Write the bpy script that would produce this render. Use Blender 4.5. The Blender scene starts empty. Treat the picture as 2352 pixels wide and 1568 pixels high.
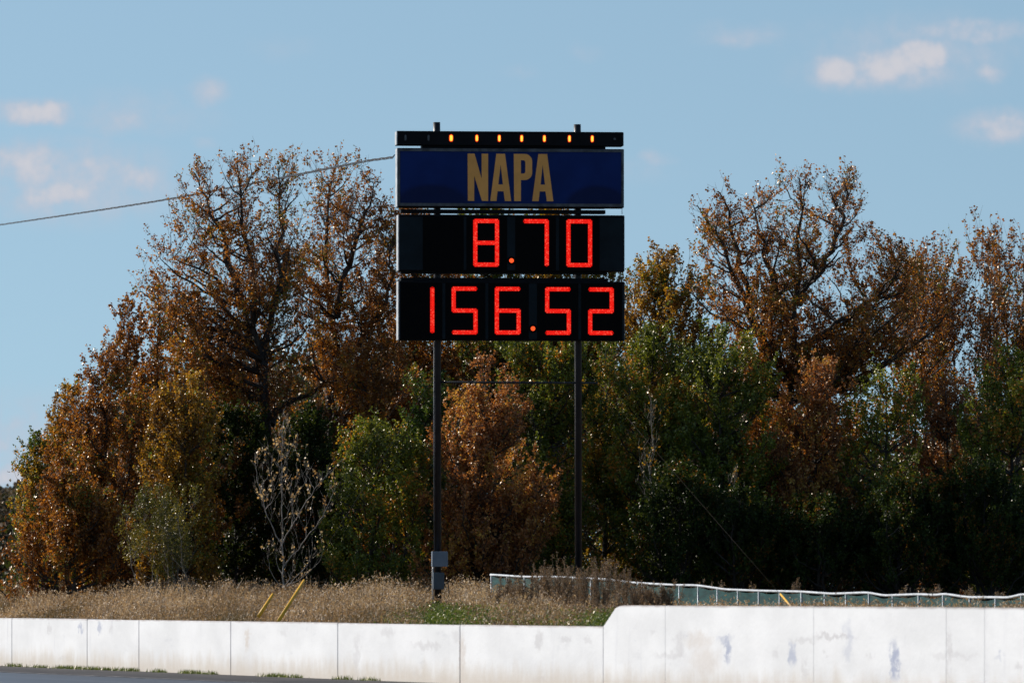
import bpy, math, random
import numpy as np
from mathutils import Vector

rng = np.random.default_rng(11)
random.seed(11)
SC = bpy.context.scene
COL = SC.collection

# ------------------------------------------------------------------ camera, sky, sun, exposure
F = 19600.0            # focal length in units of 1/2352 of the frame width (300 mm on a 36 mm frame)
CX, HY, CH = 1176.0, 1352.0, 1.65      # view axis, horizon row, camera height
cam_data = bpy.data.cameras.new("camera")
cam = bpy.data.objects.new("camera", cam_data)
COL.objects.link(cam)
cam.location = (0, 0, CH)
cam.rotation_euler = (math.radians(90), 0, 0)
cam_data.lens = 300
cam_data.sensor_width = 36
cam_data.shift_y = (HY - 784) / 2352
cam_data.clip_start = 1
cam_data.clip_end = 6000
cam_data.dof.use_dof = True
cam_data.dof.focus_distance = 196
cam_data.dof.aperture_fstop = 4.0
SC.camera = cam

SUN_AZ = (-0.86, 0.51)        # towards the sun: left and a little behind the trees
SUN_EL = 27.0
az = math.atan2(SUN_AZ[0], SUN_AZ[1])          # clockwise from +Y
sun_data = bpy.data.lights.new("sun", "SUN")
sun_data.energy = 4.8
sun_data.angle = math.radians(0.5)
sun_data.color = (1.0, 0.94, 0.87)
sun = bpy.data.objects.new("sun", sun_data)
COL.objects.link(sun)
to_sun = Vector((math.sin(az) * math.cos(math.radians(SUN_EL)), math.cos(az) * math.cos(math.radians(SUN_EL)), math.sin(math.radians(SUN_EL))))
sun.rotation_euler = to_sun.to_track_quat('Z', 'Y').to_euler()

SC.view_settings.view_transform = 'Standard'
SC.view_settings.look = 'None'
SC.view_settings.gamma = 1
SC.view_settings.use_curve_mapping = False
SC.view_settings.exposure = 0.28


class NT:
    """tiny node-tree writer"""
    def __init__(self, tree):
        self.t = tree
        self.t.nodes.clear()

    def n(self, typ, ins=None, **props):
        node = self.t.nodes.new(typ)
        for k, v in props.items():
            setattr(node, k, v)
        for k, v in (ins or {}).items():
            sock = node.inputs[k]
            if isinstance(v, bpy.types.NodeSocket):
                self.t.links.new(v, sock)
            else:
                sock.default_value = v
        return node

    def math(self, op, a, b=0.0, c=None, clamp=False):
        ins = {0: a, 1: b}
        if c is not None:
            ins[2] = c
        return self.n('ShaderNodeMath', ins, operation=op, use_clamp=clamp).outputs[0]

    def vmath(self, op, a, b=(0, 0, 0)):
        nd = self.n('ShaderNodeVectorMath', {0: a, 1: b}, operation=op)
        return nd.outputs['Value'] if op in ('LENGTH', 'DOT_PRODUCT') else nd.outputs[0]

    def mix(self, f, a, b, blend='MIX'):
        nd = self.n('ShaderNodeMix', None, data_type='RGBA', blend_type=blend)
        for i, v in ((0, f), (6, a), (7, b)):
            if isinstance(v, bpy.types.NodeSocket):
                self.t.links.new(v, nd.inputs[i])
            else:
                nd.inputs[i].default_value = (v if i == 0 else (*v, 1.0)) if not (i and len(v) == 4) else v
        return nd.outputs[2]

    def ramp(self, f, stops, interp='LINEAR'):
        nd = self.n('ShaderNodeValToRGB', {0: f})
        cr = nd.color_ramp
        cr.interpolation = interp
        while len(cr.elements) < len(stops):
            cr.elements.new(0.5)
        for e, (p, c) in zip(cr.elements, stops):
            e.position = p
            e.color = (*c, 1.0) if len(c) == 3 else c
        return nd.outputs[0]

    def smooth(self, v, lo, hi):
        return self.n('ShaderNodeMapRange', {'Value': v, 'From Min': lo, 'From Max': hi}, interpolation_type='SMOOTHSTEP').outputs[0]

    def noise(self, vec, scale, detail=4, rough=0.55):
        return self.n('ShaderNodeTexNoise', {'Vector': vec, 'Scale': scale, 'Detail': detail, 'Roughness': rough}).outputs[0]


world = bpy.data.worlds.new("World")
SC.world = world
world.use_nodes = True
w = NT(world.node_tree)
tc = w.n('ShaderNodeTexCoord').outputs['Generated']
lift = w.vmath('NORMALIZE', w.vmath('ADD', tc, (0, 0, 0.16)))
sky_tex = w.n('ShaderNodeTexSky', {'Vector': lift}, sky_type='NISHITA', sun_disc=False, sun_elevation=math.radians(SUN_EL),
              sun_rotation=az, air_density=1.0, dust_density=0.3, ozone_density=1.3, altitude=200)
SKY_TINT = (1.0, 1.03, 0.96)
sky_col = w.mix(1.0, sky_tex.outputs[0], SKY_TINT, 'MULTIPLY')
clouds = [(170, 420, 290, 105, .50), (40, 1010, 170, 120, .48), (300, 260, 230, 60, .30), (2120, 120, 320, 100, .36), (2020, 165, 190, 50, .6), (75, 258, 95, 34, .95), (20, 262, 60, 26, .5), (270, 280, 100, 42, .42), (475, 212, 55, 32, .5), (80, 385, 110, 60, .7), (200, 395, 130, 60, .5), (310, 410, 110, 50, .55),
          (130, 450, 110, 34, .75), (230, 470, 140, 26, .3), (2230, 72, 150, 32, .6), (2040, 150, 95, 48, .95), (1925, 165, 85, 42, .75), (2115, 128, 70, 38, 1.1),
          (2275, 165, 48, 32, .55), (2290, 290, 110, 44, .6), (1690, 78, 110, 32, .32), (1345, 120, 45, 26, .22), (1190, 165, 50, 26, .2), (30, 985, 80, 50, .5),
          (20, 1092, 70, 30, .75), (1510, 365, 46, 22, .45), (468, 325, 40, 18, .3), (1455, 395, 120, 34, .22), (660, 110, 110, 34, .18)]
warp = w.vmath('SCALE', w.vmath('SUBTRACT', w.n('ShaderNodeTexNoise', {'Vector': tc, 'Scale': 190.0, 'Detail': 6.0, 'Roughness': .6}).outputs['Color'], (0.5, 0.5, 0.5)))
warp.node.inputs['Scale'].default_value = 0.0032
pos = w.vmath('ADD', tc, warp)
acc = None
for (x, y, hw, hh, s) in clouds:
    d = Vector(((x - CX) / F, 1.0, (HY - y) / F)).normalized()
    q = w.vmath('MULTIPLY', w.vmath('SUBTRACT', pos, tuple(d)), (F / hw, 0.0, F / hh))
    v = w.math('MULTIPLY', w.smooth(w.vmath('LENGTH', q), 1.55, .15), s)
    v = w.math('MULTIPLY', v, w.smooth(w.vmath('DOT_PRODUCT', tc, (0, 1, 0)), 0.0, 0.1))
    acc = v if acc is None else w.math('MAXIMUM', acc, v)
puff = w.noise(tc, 330.0, 7, .6)
dens = w.math('MULTIPLY', acc, w.math('ADD', -0.15, w.math('MULTIPLY', puff, 2.0)))
# the same kind of small cloud goes on over the rest of the sky
field = w.smooth(w.noise(w.vmath('MULTIPLY', tc, (1, 1, 3)), 22.0, 6, .55), 0.64, 0.86)
dens = w.math('ADD', dens, w.math('MULTIPLY', field, 0.5), clamp=True)
cloud_f = w.smooth(dens, 0.02, 0.66)
cloud_col = w.mix(w.smooth(dens, .25, .9), (4.1, 4.55, 5.4), (5.35, 5.25, 5.6))
skyc = w.mix(w.math('MULTIPLY', cloud_f, 0.9), sky_col, cloud_col)
bg = w.n('ShaderNodeBackground', {'Color': skyc, 'Strength': 0.098})
out = w.n('ShaderNodeOutputWorld', {'Surface': bg.outputs[0]})


# ------------------------------------------------------------------ helpers
def at(x, y, Y):
    return Vector(((x - CX) * Y / F, Y, CH + (HY - y) * Y / F))


def link(o, parent=None):
    COL.objects.link(o)
    if parent is not None:
        o.parent = parent
    return o


def tag(o, label=None, cat=None, group=None, kind=None):
    for k, v in (('label', label), ('category', cat), ('group', group), ('kind', kind)):
        if v:
            o[k] = v
    return o


def empty(name, loc=(0, 0, 0), rz=0.0):
    o = bpy.data.objects.new(name, None)
    o.location = loc
    o.rotation_euler = (0, 0, rz)
    return link(o)


def np_mesh(name, V, faces, mat, parent=None, tone=None, smooth=False):
    """faces: list of int arrays (n,k); tone: per-face floats in the same order"""
    me = bpy.data.meshes.new(name)
    V = np.asarray(V, dtype=np.float32)
    me.vertices.add(len(V))
    me.vertices.foreach_set('co', V.ravel())
    faces = [np.asarray(f, dtype=np.int32) for f in faces if len(f)]
    loops = np.concatenate([f.ravel() for f in faces])
    sizes = np.concatenate([np.full(len(f), f.shape[1], dtype=np.int32) for f in faces])
    starts = np.concatenate([[0], np.cumsum(sizes)[:-1]]).astype(np.int32)
    me.loops.add(len(loops))
    me.loops.foreach_set('vertex_index', loops)
    me.polygons.add(len(sizes))
    me.polygons.foreach_set('loop_start', starts)
    me.update(calc_edges=True)
    me.polygons.foreach_set('use_smooth', np.full(len(sizes), smooth, dtype=bool))
    if tone is not None:
        a = me.attributes.new('tone', 'FLOAT', 'FACE')
        a.data.foreach_set('value', np.asarray(tone, dtype=np.float32))
    me.materials.append(mat)
    return link(bpy.data.objects.new(name, me), parent)


class MB:
    """collects boxes, prisms and tubes, then links them as one mesh object"""
    def __init__(self):
        self.v, self.f, self.sm = [], [], []

    def add(self, v, f, smooth=False):
        o = len(self.v)
        self.v += [tuple(p) for p in v]
        self.f += [tuple(i + o for i in q) for q in f]
        self.sm += [smooth] * len(f)
        return self

    def box(self, x0, x1, y0, y1, z0, z1):
        v = [(x, y, z) for z in (z0, z1) for y in (y0, y1) for x in (x0, x1)]
        return self.add(v, [(0, 2, 3, 1), (4, 5, 7, 6), (0, 1, 5, 4), (2, 6, 7, 3), (0, 4, 6, 2), (1, 3, 7, 5)])

    def prism_y(self, poly, y0, y1):
        """poly (x,z) counter-clockwise seen from -y"""
        n = len(poly)
        v = [(x, y0, z) for x, z in poly] + [(x, y1, z) for x, z in poly]
        f = [tuple(range(n)), tuple(range(2 * n - 1, n - 1, -1))]
        f += [((i + 1) % n, i, i + n, (i + 1) % n + n) for i in range(n)]
        return self.add(v, f)

    def tube(self, pts, rad, sides=8, caps=True):
        pts = [Vector(p) for p in pts]
        if not isinstance(rad, (list, tuple)):
            rad = [rad] * len(pts)
        v, f = [], []
        for i, p in enumerate(pts):
            t = (pts[min(i + 1, len(pts) - 1)] - pts[max(i - 1, 0)]).normalized()
            a = t.cross(Vector((0.31, 0.94, 0.12)))
            if a.length < .1:
                a = t.cross(Vector((0, 0, 1)))
            a.normalize()
            b = t.cross(a)
            for k in range(sides):
                q = 2 * math.pi * k / sides
                v.append(p + (a * math.cos(q) + b * math.sin(q)) * rad[i])
        for i in range(len(pts) - 1):
            for k in range(sides):
                k2 = (k + 1) % sides
                f.append((i * sides + k, i * sides + k2, (i + 1) * sides + k2, (i + 1) * sides + k))
        self.add(v, f, True)
        if caps:
            o = len(self.v) - len(v)
            self.f.append(tuple(o + k for k in range(sides - 1, -1, -1)))
            self.f.append(tuple(o + (len(pts) - 1) * sides + k for k in range(sides)))
            self.sm += [False, False]
        return self

    def build(self, name, mat, parent=None, bevel=0.0):
        me = bpy.data.meshes.new(name)
        me.from_pydata(self.v, [], self.f)
        me.polygons.foreach_set('use_smooth', self.sm)
        me.materials.append(mat)
        me.update()
        o = link(bpy.data.objects.new(name, me), parent)
        if bevel:
            m = o.modifiers.new('bevel', 'BEVEL')
            m.width = bevel
            m.segments = 2
            m.limit_method = 'ANGLE'
        return o


def mat(name):
    m = bpy.data.materials.new(name)
    m.use_nodes = True
    t = NT(m.node_tree)
    return m, t


def finish(t, shader):
    t.n('ShaderNodeOutputMaterial', {'Surface': shader})


def simple(name, col, rough=0.5, metal=0.0, var=0.25, scale=6.0, spec=0.5):
    m, t = mat(name)
    oc = t.n('ShaderNodeTexCoord').outputs['Object']
    nz = t.noise(oc, scale, 5)
    c = t.mix(t.smooth(nz, .3, .7), tuple(v * (1 - var) for v in col), tuple(min(1, v * (1 + var)) for v in col))
    r = t.math('ADD', rough - .08, t.math('MULTIPLY', t.noise(oc, scale * 3), .16))
    p = t.n('ShaderNodeBsdfPrincipled', {'Base Color': c, 'Roughness': r, 'Metallic': metal, 'Specular IOR Level': spec})
    finish(t, p.outputs[0])
    return m


def emitter(name, col, strength):
    m, t = mat(name)
    oc = t.n('ShaderNodeTexCoord').outputs['Object']
    e = t.n('ShaderNodeEmission', {'Color': (*col, 1), 'Strength': t.math('MULTIPLY', t.math('ADD', .75, t.math('MULTIPLY', t.noise(oc, 24), .5)), strength)})
    finish(t, e.outputs[0])
    return m


def leaf_mat(name, stops, rough=0.39, transl=0.42, spec=1.0):
    m, t = mat(name)
    a = t.n('ShaderNodeAttribute', attribute_name='tone').outputs['Fac']
    c = t.ramp(a, stops)
    p = t.n('ShaderNodeBsdfPrincipled', {'Base Color': c, 'Roughness': rough, 'Specular IOR Level': spec, 'Specular Tint': (1.0, .84, .64, 1)})
    tr = t.n('ShaderNodeBsdfTranslucent', {'Color': t.mix(1.0, c, (1.25, 1.0, .55), 'MULTIPLY')})
    mx = t.n('ShaderNodeMixShader', {0: transl, 1: p.outputs[0], 2: tr.outputs[0]})
    finish(t, mx.outputs[0])
    return m


RUST = leaf_mat('russet_leaves', [(0, (0.116, 0.048, 0.013)), (.35, (0.259, 0.100, 0.018)), (.7, (0.408, 0.171, 0.024)), (.92, (0.571, 0.299, 0.040)), (1, (0.122, 0.156, 0.023))])
COPPER = leaf_mat('copper_leaves', [(0, (0.168, 0.062, 0.024)), (.4, (0.360, 0.150, 0.048)), (.8, (0.504, 0.247, 0.078)), (1, (0.576, 0.377, 0.072))])
GOLD = leaf_mat('gold_leaves', [(0, (0.136, 0.078, 0.015)), (.4, (0.297, 0.156, 0.020)), (.75, (0.470, 0.282, 0.030)), (.93, (0.569, 0.430, 0.050)), (1, (0.111, 0.193, 0.027))])
GREEN = leaf_mat('green_leaves', [(0, (0.055, 0.082, 0.012)), (.5, (0.130, 0.187, 0.020)), (.85, (0.227, 0.267, 0.028)), (.95, (0.375, 0.355, 0.037)), (1, (0.593, 0.267, 0.037))])
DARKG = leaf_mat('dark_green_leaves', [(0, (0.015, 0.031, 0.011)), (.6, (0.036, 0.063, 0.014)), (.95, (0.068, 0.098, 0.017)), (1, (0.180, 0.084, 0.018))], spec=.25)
MIXED = leaf_mat('turning_leaves', [(0, (0.049, 0.104, 0.015)), (.45, (0.111, 0.178, 0.025)), (.62, (0.272, 0.193, 0.027)), (.85, (0.396, 0.193, 0.030)), (1, (0.519, 0.400, 0.050))])
WILLOW = leaf_mat('willow_leaves', [(0, (.045, .058, .010)), (.6, (.115, .125, .018)), (1, (.24, .20, .03))])
PALEGOLD = leaf_mat('pale_gold_leaves', [(0, (.32, .20, .09)), (.6, (.52, .40, .24)), (1, (.62, .54, .40))])
DEADW = leaf_mat('brown_weed_leaves', [(0, (.10, .066, .042)), (.6, (.21, .145, .095)), (.9, (.31, .23, .155)), (1, (.42, .34, .25))], rough=.7, transl=.3)
STRAW = leaf_mat('dry_grass_blades', [(0, (.095, .085, .035)), (.18, (.17, .128, .075)), (.55, (.33, .24, .165)), (.85, (.45, .345, .25)), (1, (.58, .48, .37))], rough=.6, transl=.3)
WEEDG = leaf_mat('green_weed_leaves', [(0, (.03, .055, .012)), (.6, (.07, .13, .022)), (1, (.14, .19, .04))])


def bark_mat(name, a, b, scale=9):
    m, t = mat(name)
    oc = t.n('ShaderNodeTexCoord').outputs['Object']
    nz = t.noise(t.vmath('MULTIPLY', oc, (1, 1, .25)), scale, 5, .65)
    c = t.mix(t.smooth(nz, .35, .65), a, b)
    bp = t.n('ShaderNodeBump', {'Height': nz, 'Strength': .5, 'Distance': .03})
    p = t.n('ShaderNodeBsdfPrincipled', {'Base Color': c, 'Roughness': .8, 'Normal': bp.outputs[0]})
    finish(t, p.outputs[0])
    return m


BARK = bark_mat('grey_brown_bark', (.020, .015, .012), (.055, .043, .035))
WHITEBARK = bark_mat('white_bark', (.15, .13, .11), (.34, .30, .26), 14)
PALEBARK = bark_mat('pale_bark', (.13, .11, .09), (.30, .26, .22), 14)

# ------------------------------------------------------------------ the wall's own frame: s runs along the wall towards the camera side, t runs behind it
W0 = Vector((-10.99, 183.18, 0))
E = Vector((0.2777, -0.9607, 0))
N = Vector((0.9607, 0.2777, 0))
WALL_RZ = math.atan2(E.y, E.x)


def wall_s(x):
    h = 107 + 0.02381 * x
    return (Vector(((x - CX) / h, F / h, 0)) - W0).dot(E)


def wall_z(x, y):
    return CH - (y - HY) / (107 + 0.02381 * x)


def to_st(X, Y):
    dx, dy = X - W0.x, Y - W0.y
    return dx * E.x + dy * E.y, dx * N.x + dy * N.y


BERM_T = [0.2, 1.5, 6, 12, 40, 900]
BERM_Z = [0.86, 0.95, 1.12, 1.18, 1.32, 1.6]


def ground_z(X, Y):
    s, t = to_st(X, Y)
    return np.interp(t, BERM_T, BERM_Z) + 0.03 * np.sin(X * 1.7 + Y * .3) * np.clip(t / 3, 0, 1)


# ground sheet to the horizon
m, t = mat('far_ground')
oc = t.n('ShaderNodeTexCoord').outputs['Object']
c = t.mix(t.noise(oc, .05, 6), (.10, .085, .04), (.16, .13, .07))
finish(t, t.n('ShaderNodeBsdfPrincipled', {'Base Color': c, 'Roughness': .9}).outputs[0])
FARG = m
b = MB().add([(-4000, -1500, -.06), (4000, -1500, -.06), (4000, 5500, -.06), (-4000, 5500, -.06)], [(0, 1, 2, 3)])
tag(b.build('ground', FARG), kind='structure')

# asphalt: lane and shoulder, in the wall frame
m, t = mat('lane_asphalt')
oc = t.n('ShaderNodeTexCoord').outputs['Object']
streak = t.noise(t.vmath('MULTIPLY', oc, (.03, 1.6, 1)), 1.5, 5)
grain = t.noise(oc, 60, 3)
c = t.mix(t.smooth(streak, .3, .7), (.055, .056, .062), (.13, .13, .14))
c = t.mix(t.math('MULTIPLY', grain, .35), c, (.09, .09, .095))
finish(t, t.n('ShaderNodeBsdfPrincipled', {'Base Color': c, 'Roughness': .42, 'Specular IOR Level': .6}).outputs[0])
LANE = m
m, t = mat('shoulder_asphalt')
oc = t.n('ShaderNodeTexCoord').outputs['Object']
c = t.mix(t.smooth(t.noise(t.vmath('MULTIPLY', oc, (.15, 1.2, 1)), 2.2, 6), .3, .7), (.035, .032, .032), (.075, .066, .062))
finish(t, t.n('ShaderNodeBsdfPrincipled', {'Base Color': c, 'Roughness': .85, 'Specular IOR Level': .25}).outputs[0])
SHOULDER = m
SHW = 3.0
for nm, mt, t0, t1, z in (('track', LANE, -26.0, -SHW, 0.0), ('track_shoulder', SHOULDER, -SHW, 0.1, 0.004)):
    b = MB().add([(-700, t0, z), (700, t0, z), (700, t1, z), (-700, t1, z)], [(0, 1, 2, 3)])
    o = tag(b.build(nm, mt), kind='structure')
    o.location = W0
    o.rotation_euler = (0, 0, WALL_RZ)
m, t = mat('faded_line_paint')
oc = t.n('ShaderNodeTexCoord').outputs['Object']
c = t.mix(t.smooth(t.noise(t.vmath('MULTIPLY', oc, (.4, 3, 1)), 3, 5), .35, .6), (.10, .10, .10), (.34, .32, .32))
finish(t, t.n('ShaderNodeBsdfPrincipled', {'Base Color': c, 'Roughness': .7}).outputs[0])
b = MB().add([(-300, -SHW - .06, .008), (300, -SHW - .06, .008), (300, -SHW + .10, .008), (-300, -SHW + .10, .008)], [(0, 1, 2, 3)])
o = tag(b.build('edge_line', m), kind='structure')
o.location, o.rotation_euler = W0, (0, 0, WALL_RZ)

# grassy bank behind the wall
m, t = mat('bank_soil')
oc = t.n('ShaderNodeTexCoord').outputs['Object']
c = t.ramp(t.noise(oc, 1.3, 6, .65), [(.3, (.045, .04, .018)), (.5, (.10, .075, .04)), (.7, (.17, .13, .08))])
finish(t, t.n('ShaderNodeBsdfPrincipled', {'Base Color': c, 'Roughness': .95}).outputs[0])
ts = np.array([0.2, 0.8, 1.5, 3, 4.5, 6, 8, 10, 12, 16, 20, 26, 32, 40, 60, 120, 300, 900])
ss = np.concatenate([[-900, -400, -200, -120], np.arange(-80, 101, 2.5), [130, 200, 400, 800]])
S, T = np.meshgrid(ss, ts)
Xg, Yg = W0.x + S * E.x + T * N.x, W0.y + S * E.y + T * N.y
Zg = ground_z(Xg, Yg)
V = np.stack([Xg, Yg, Zg], -1).reshape(-1, 3)
ns, nt_ = len(ss), len(ts)
i, j = np.meshgrid(np.arange(ns - 1), np.arange(nt_ - 1))
a = (j * ns + i).ravel()
tag(np_mesh('grass_bank', V, [np.stack([a, a + 1, a + ns + 1, a + ns], 1)], m, smooth=True), kind='structure')


# ------------------------------------------------------------------ concrete walls
def concrete(name, marks, top):
    m, t = mat(name)
    oc = t.n('ShaderNodeTexCoord').outputs['Object']
    sep = t.n('ShaderNodeSeparateXYZ', {0: oc})
    sx, sz = sep.outputs[0], sep.outputs[2]
    base = t.mix(t.smooth(t.noise(t.vmath('MULTIPLY', oc, (.5, 1, 1.2)), 1.0, 6, .6), .3, .7), (.57, .575, .585), (.66, .665, .675))
    # vertical rain streaks
    st = t.smooth(t.noise(t.vmath('MULTIPLY', oc, (2.2, 2.2, .35)), 1.0, 6, .7), .57, .82)
    base = t.mix(t.math('MULTIPLY', st, .55), base, (.38, .38, .43))
    # tyre scuffs
    sc_ = t.smooth(t.noise(t.vmath('MULTIPLY', oc, (.55, 1, 2.6)), 1.0, 7, .72), .57, .72)
    base = t.mix(t.math('MULTIPLY', sc_, .5), base, (.42, .43, .46))
    # splash dirt along the foot
    ed = t.math('ADD', sz, t.math('MULTIPLY', t.math('SUBTRACT', t.noise(t.vmath('MULTIPLY', oc, (1.6, 1, .7)), 1.0, 7, .7), .5), .75))
    ft = t.smooth(ed, .48, .0)
    base = t.mix(t.math('MULTIPLY', ft, .75), base, (.44, .38, .31))
    # weathered top arris
    tp = t.smooth(t.math('ADD', sz, t.math('MULTIPLY', t.noise(t.vmath('MULTIPLY', oc, (.9, 1, 1)), 2.0, 5), .05)), top - .012, top + .03)
    base = t.mix(t.math('MULTIPLY', tp, .8), base, (.22, .18, .16))
    wn = t.n('ShaderNodeTexNoise', {'Vector': t.vmath('MULTIPLY', oc, (1, 1, 1.6)), 'Scale': 3.2, 'Detail': 6.0, 'Roughness': .7}).outputs['Color']
    woc = t.vmath('ADD', oc, t.vmath('MULTIPLY', t.vmath('SUBTRACT', wn, (.5, .5, .5)), (1.3, 0, .42)))
    for (s0, z0, ws, wz, k, col) in marks:
        q = t.vmath('MULTIPLY', t.vmath('SUBTRACT', woc, (s0, 0, z0)), (1 / ws, 0, 1 / wz))
        f = t.math('SUBTRACT', 1.25, t.vmath('LENGTH', q))
        f = t.math('MULTIPLY', t.smooth(f, .1, .9), t.smooth(t.noise(t.vmath('MULTIPLY', oc, (2.5, 1, 2.5)), 2.0, 6, .7), .16, .52))
        base = t.mix(t.math('MULTIPLY', f, k), base, col)
    bp = t.n('ShaderNodeBump', {'Height': t.noise(oc, 14, 6, .6), 'Strength': .25, 'Distance': .02})
    p = t.n('ShaderNodeBsdfPrincipled', {'Base Color': base, 'Roughness': .7, 'Normal': bp.outputs[0], 'Specular IOR Level': .3})
    finish(t, p.outputs[0])
    return m


def mk(x, y, wd, hd, k, col=(.29, .32, .42)):
    """scuff at a place on the wall: seen size in frame units"""
    h = 107 + 0.02381 * x
    return (wall_s(x), wall_z(x, y), abs(wall_s(x + wd) - wall_s(x)), hd / h, k, col)


GREYM, BROWNM = (.42, .41, .42), (.45, .38, .32)
LOWC = concrete('white_painted_concrete', [mk(185, 1443, 6, 14, .7), mk(228, 1440, 5, 20, .7), mk(112, 1443, 5, 16, .5, GREYM), mk(255, 1445, 5, 10, .4, GREYM), mk(568, 1470, 6, 30, .6, BROWNM),
                                            mk(1238, 1470, 9, 26, .6, GREYM), mk(1300, 1465, 14, 10, .5, GREYM), mk(1350, 1470, 8, 10, .4, GREYM), mk(980, 1482, 40, 12, .5, GREYM),
                                            mk(1062, 1500, 9, 60, .5, BROWNM), mk(1050, 1460, 12, 22, .4, GREYM), mk(820, 1500, 9, 55, .4, GREYM), mk(890, 1450, 20, 12, .4, GREYM), mk(650, 1450, 12, 12, .35, GREYM)], 1.033)
TALLC = concrete('white_painted_tall_concrete', [mk(1672, 1490, 9, 34, .9), mk(1668, 1468, 18, 10, .6), mk(1820, 1500, 9, 32, .75), mk(1845, 1470, 40, 8, .45, GREYM), mk(1915, 1461, 55, 9, .7, GREYM),
                                                 mk(2056, 1520, 13, 55, 1.0), mk(2182, 1500, 6, 70, .6, GREYM), mk(2190, 1505, 70, 10, .35, GREYM), mk(1605, 1470, 40, 24, .4, BROWNM), mk(1620, 1520, 40, 40, .4, BROWNM),
                                                 mk(1560, 1480, 12, 40, .5, GREYM), mk(1540, 1505, 50, 10, .35, GREYM), mk(1500, 1450, 8, 8, .4, GREYM), mk(1780, 1500, 8, 16, .4, GREYM),
                                                 mk(1900, 1500, 6, 10, .4, GREYM), mk(2000, 1505, 6, 10, .4, GREYM), mk(2300, 1505, 6, 12, .5), mk(2340, 1530, 10, 14, .5, GREYM), mk(1850, 1535, 8, 30, .4, GREYM), mk(1950, 1470, 12, 60, .35)], 1.385)
CORE = simple('grey_joint_mortar', (.40, .395, .39), .9)
THK = 0.26
LOWH, TALLH = 1.033, 1.385


def wall_thing(name, label, joints, mt, poly_fn, gap):
    root = empty(name, W0, WALL_RZ)
    tag(root, label, 'wall')
    for k, (a, b_) in enumerate(zip(joints[:-1], joints[1:])):
        o = MB().prism_y(poly_fn(a + gap, b_ - gap, k), 0, THK).build('wall_panel', mt, root, bevel=.02 if gap > .01 else .006)
    return root


def rect(h):
    def fn(a, b_, k):
        dz = 0.006 * math.sin(k * 2.3)
        return [(a, -.05), (b_, -.05), (b_, h + dz), (a, h + dz * .3)]
    return fn


lowj = [wall_s(x) for x in (27, 200, 319, 530, 776, 1057, 1387)]
lowj = [lowj[0] - 6.2 * k for k in range(9, 0, -1)] + lowj
low = wall_thing('low_concrete_wall', 'low white concrete track wall with scuffs and dirty foot running left of the step', lowj, LOWC, rect(LOWH), .019)
MB().box(lowj[0] + .1, lowj[-1] - .06, .05, THK - .05, -.04, LOWH - .02).build('joint_core', CORE, low)
tallj = [wall_s(x) for x in (1387, 1529, 1870, 2175, 2263)]
tallj += [tallj[-1] + 5.5 * k for k in range(1, 7)]
ramp_s = wall_s(1419)


def tallpoly(a, b_, k):
    if k == 0:
        r = ramp_s
        return [(a, -.05), (b_, -.05), (b_, TALLH), (r + .35, TALLH), (r + .1, TALLH - .012), (r - .12, TALLH - .05), (a + .12, LOWH + .06), (a, LOWH + .01)]
    return [(a, -.05), (b_, -.05), (b_, TALLH + .004 * math.sin(k)), (a, TALLH)]


tall = wall_thing('tall_concrete_wall', 'taller white concrete track wall with sloped end and blue grey scuff marks', tallj, TALLC, tallpoly, .004)
MB().box(tallj[1] - .1, tallj[-1] - .1, .05, THK - .05, -.04, TALLH - .02).build('joint_core', CORE, tall)

# ------------------------------------------------------------------ scoreboard
DS = 172.0
KS = DS / F
SBZ = float(ground_z((1166 - CX) * KS, DS))
YAW = math.radians(6.0)
sb = empty('scoreboard', ((1166 - CX) * KS, DS, SBZ), YAW)
tag(sb, 'tall black drag strip scoreboard on two poles with red digits and navy sign', 'scoreboard')


def lx(x):
    return (x - 1166) * KS / math.cos(YAW)


def lz(y):
    return CH + (HY - y) * KS - SBZ


BLACK = simple('black_cabinet_paint', (.0045, .005, .007), .6, var=.3, scale=3, spec=.12)
POLE = simple('dark_painted_steel', (.008, .009, .014), .4, var=.35, scale=5, spec=.4)
MODULE = simple('black_digit_module', (.0015, .0015, .002), .7, var=.2, spec=.08)
FACE = simple('dark_slate_face', (.007, .013, .018), .6, var=.25, scale=2.5, spec=.12)
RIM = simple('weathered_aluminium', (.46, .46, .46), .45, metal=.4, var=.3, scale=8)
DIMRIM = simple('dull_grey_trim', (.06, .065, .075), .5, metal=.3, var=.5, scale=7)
STEELB = simple('grey_steel_box', (.12, .155, .20), .5, var=.12, scale=4)
STEELD = simple('dark_steel_box', (.04, .06, .08), .5, var=.15, scale=4)
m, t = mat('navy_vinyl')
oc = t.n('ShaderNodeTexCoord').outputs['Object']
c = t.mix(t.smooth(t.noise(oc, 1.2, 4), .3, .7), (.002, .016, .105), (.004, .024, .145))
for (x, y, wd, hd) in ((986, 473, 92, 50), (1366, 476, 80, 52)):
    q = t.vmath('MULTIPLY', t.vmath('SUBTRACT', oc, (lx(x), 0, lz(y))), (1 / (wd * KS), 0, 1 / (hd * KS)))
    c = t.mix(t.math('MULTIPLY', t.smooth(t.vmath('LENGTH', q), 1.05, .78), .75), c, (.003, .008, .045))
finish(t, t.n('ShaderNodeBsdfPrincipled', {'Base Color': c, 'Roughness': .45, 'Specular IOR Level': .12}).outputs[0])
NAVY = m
TAN = simple('tan_gold_vinyl', (.84, .39, .105), .6, var=.08, scale=3, spec=.2)
RED = emitter('red_led', (1.0, .022, .014), .95)
REDC = emitter('red_led_bright', (1.0, .075, .045), 1.1)
REDD = emitter('red_lens_glow', (1.0, .010, .006), .42)
DOT = emitter('orange_red_lamp', (1.0, .085, .02), 1.3)
AMBER = emitter('amber_lamp', (1.0, .36, .04), 2.0)
AMBERR = emitter('red_amber_lamp_rim', (1.0, .05, .01), .8)
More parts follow.
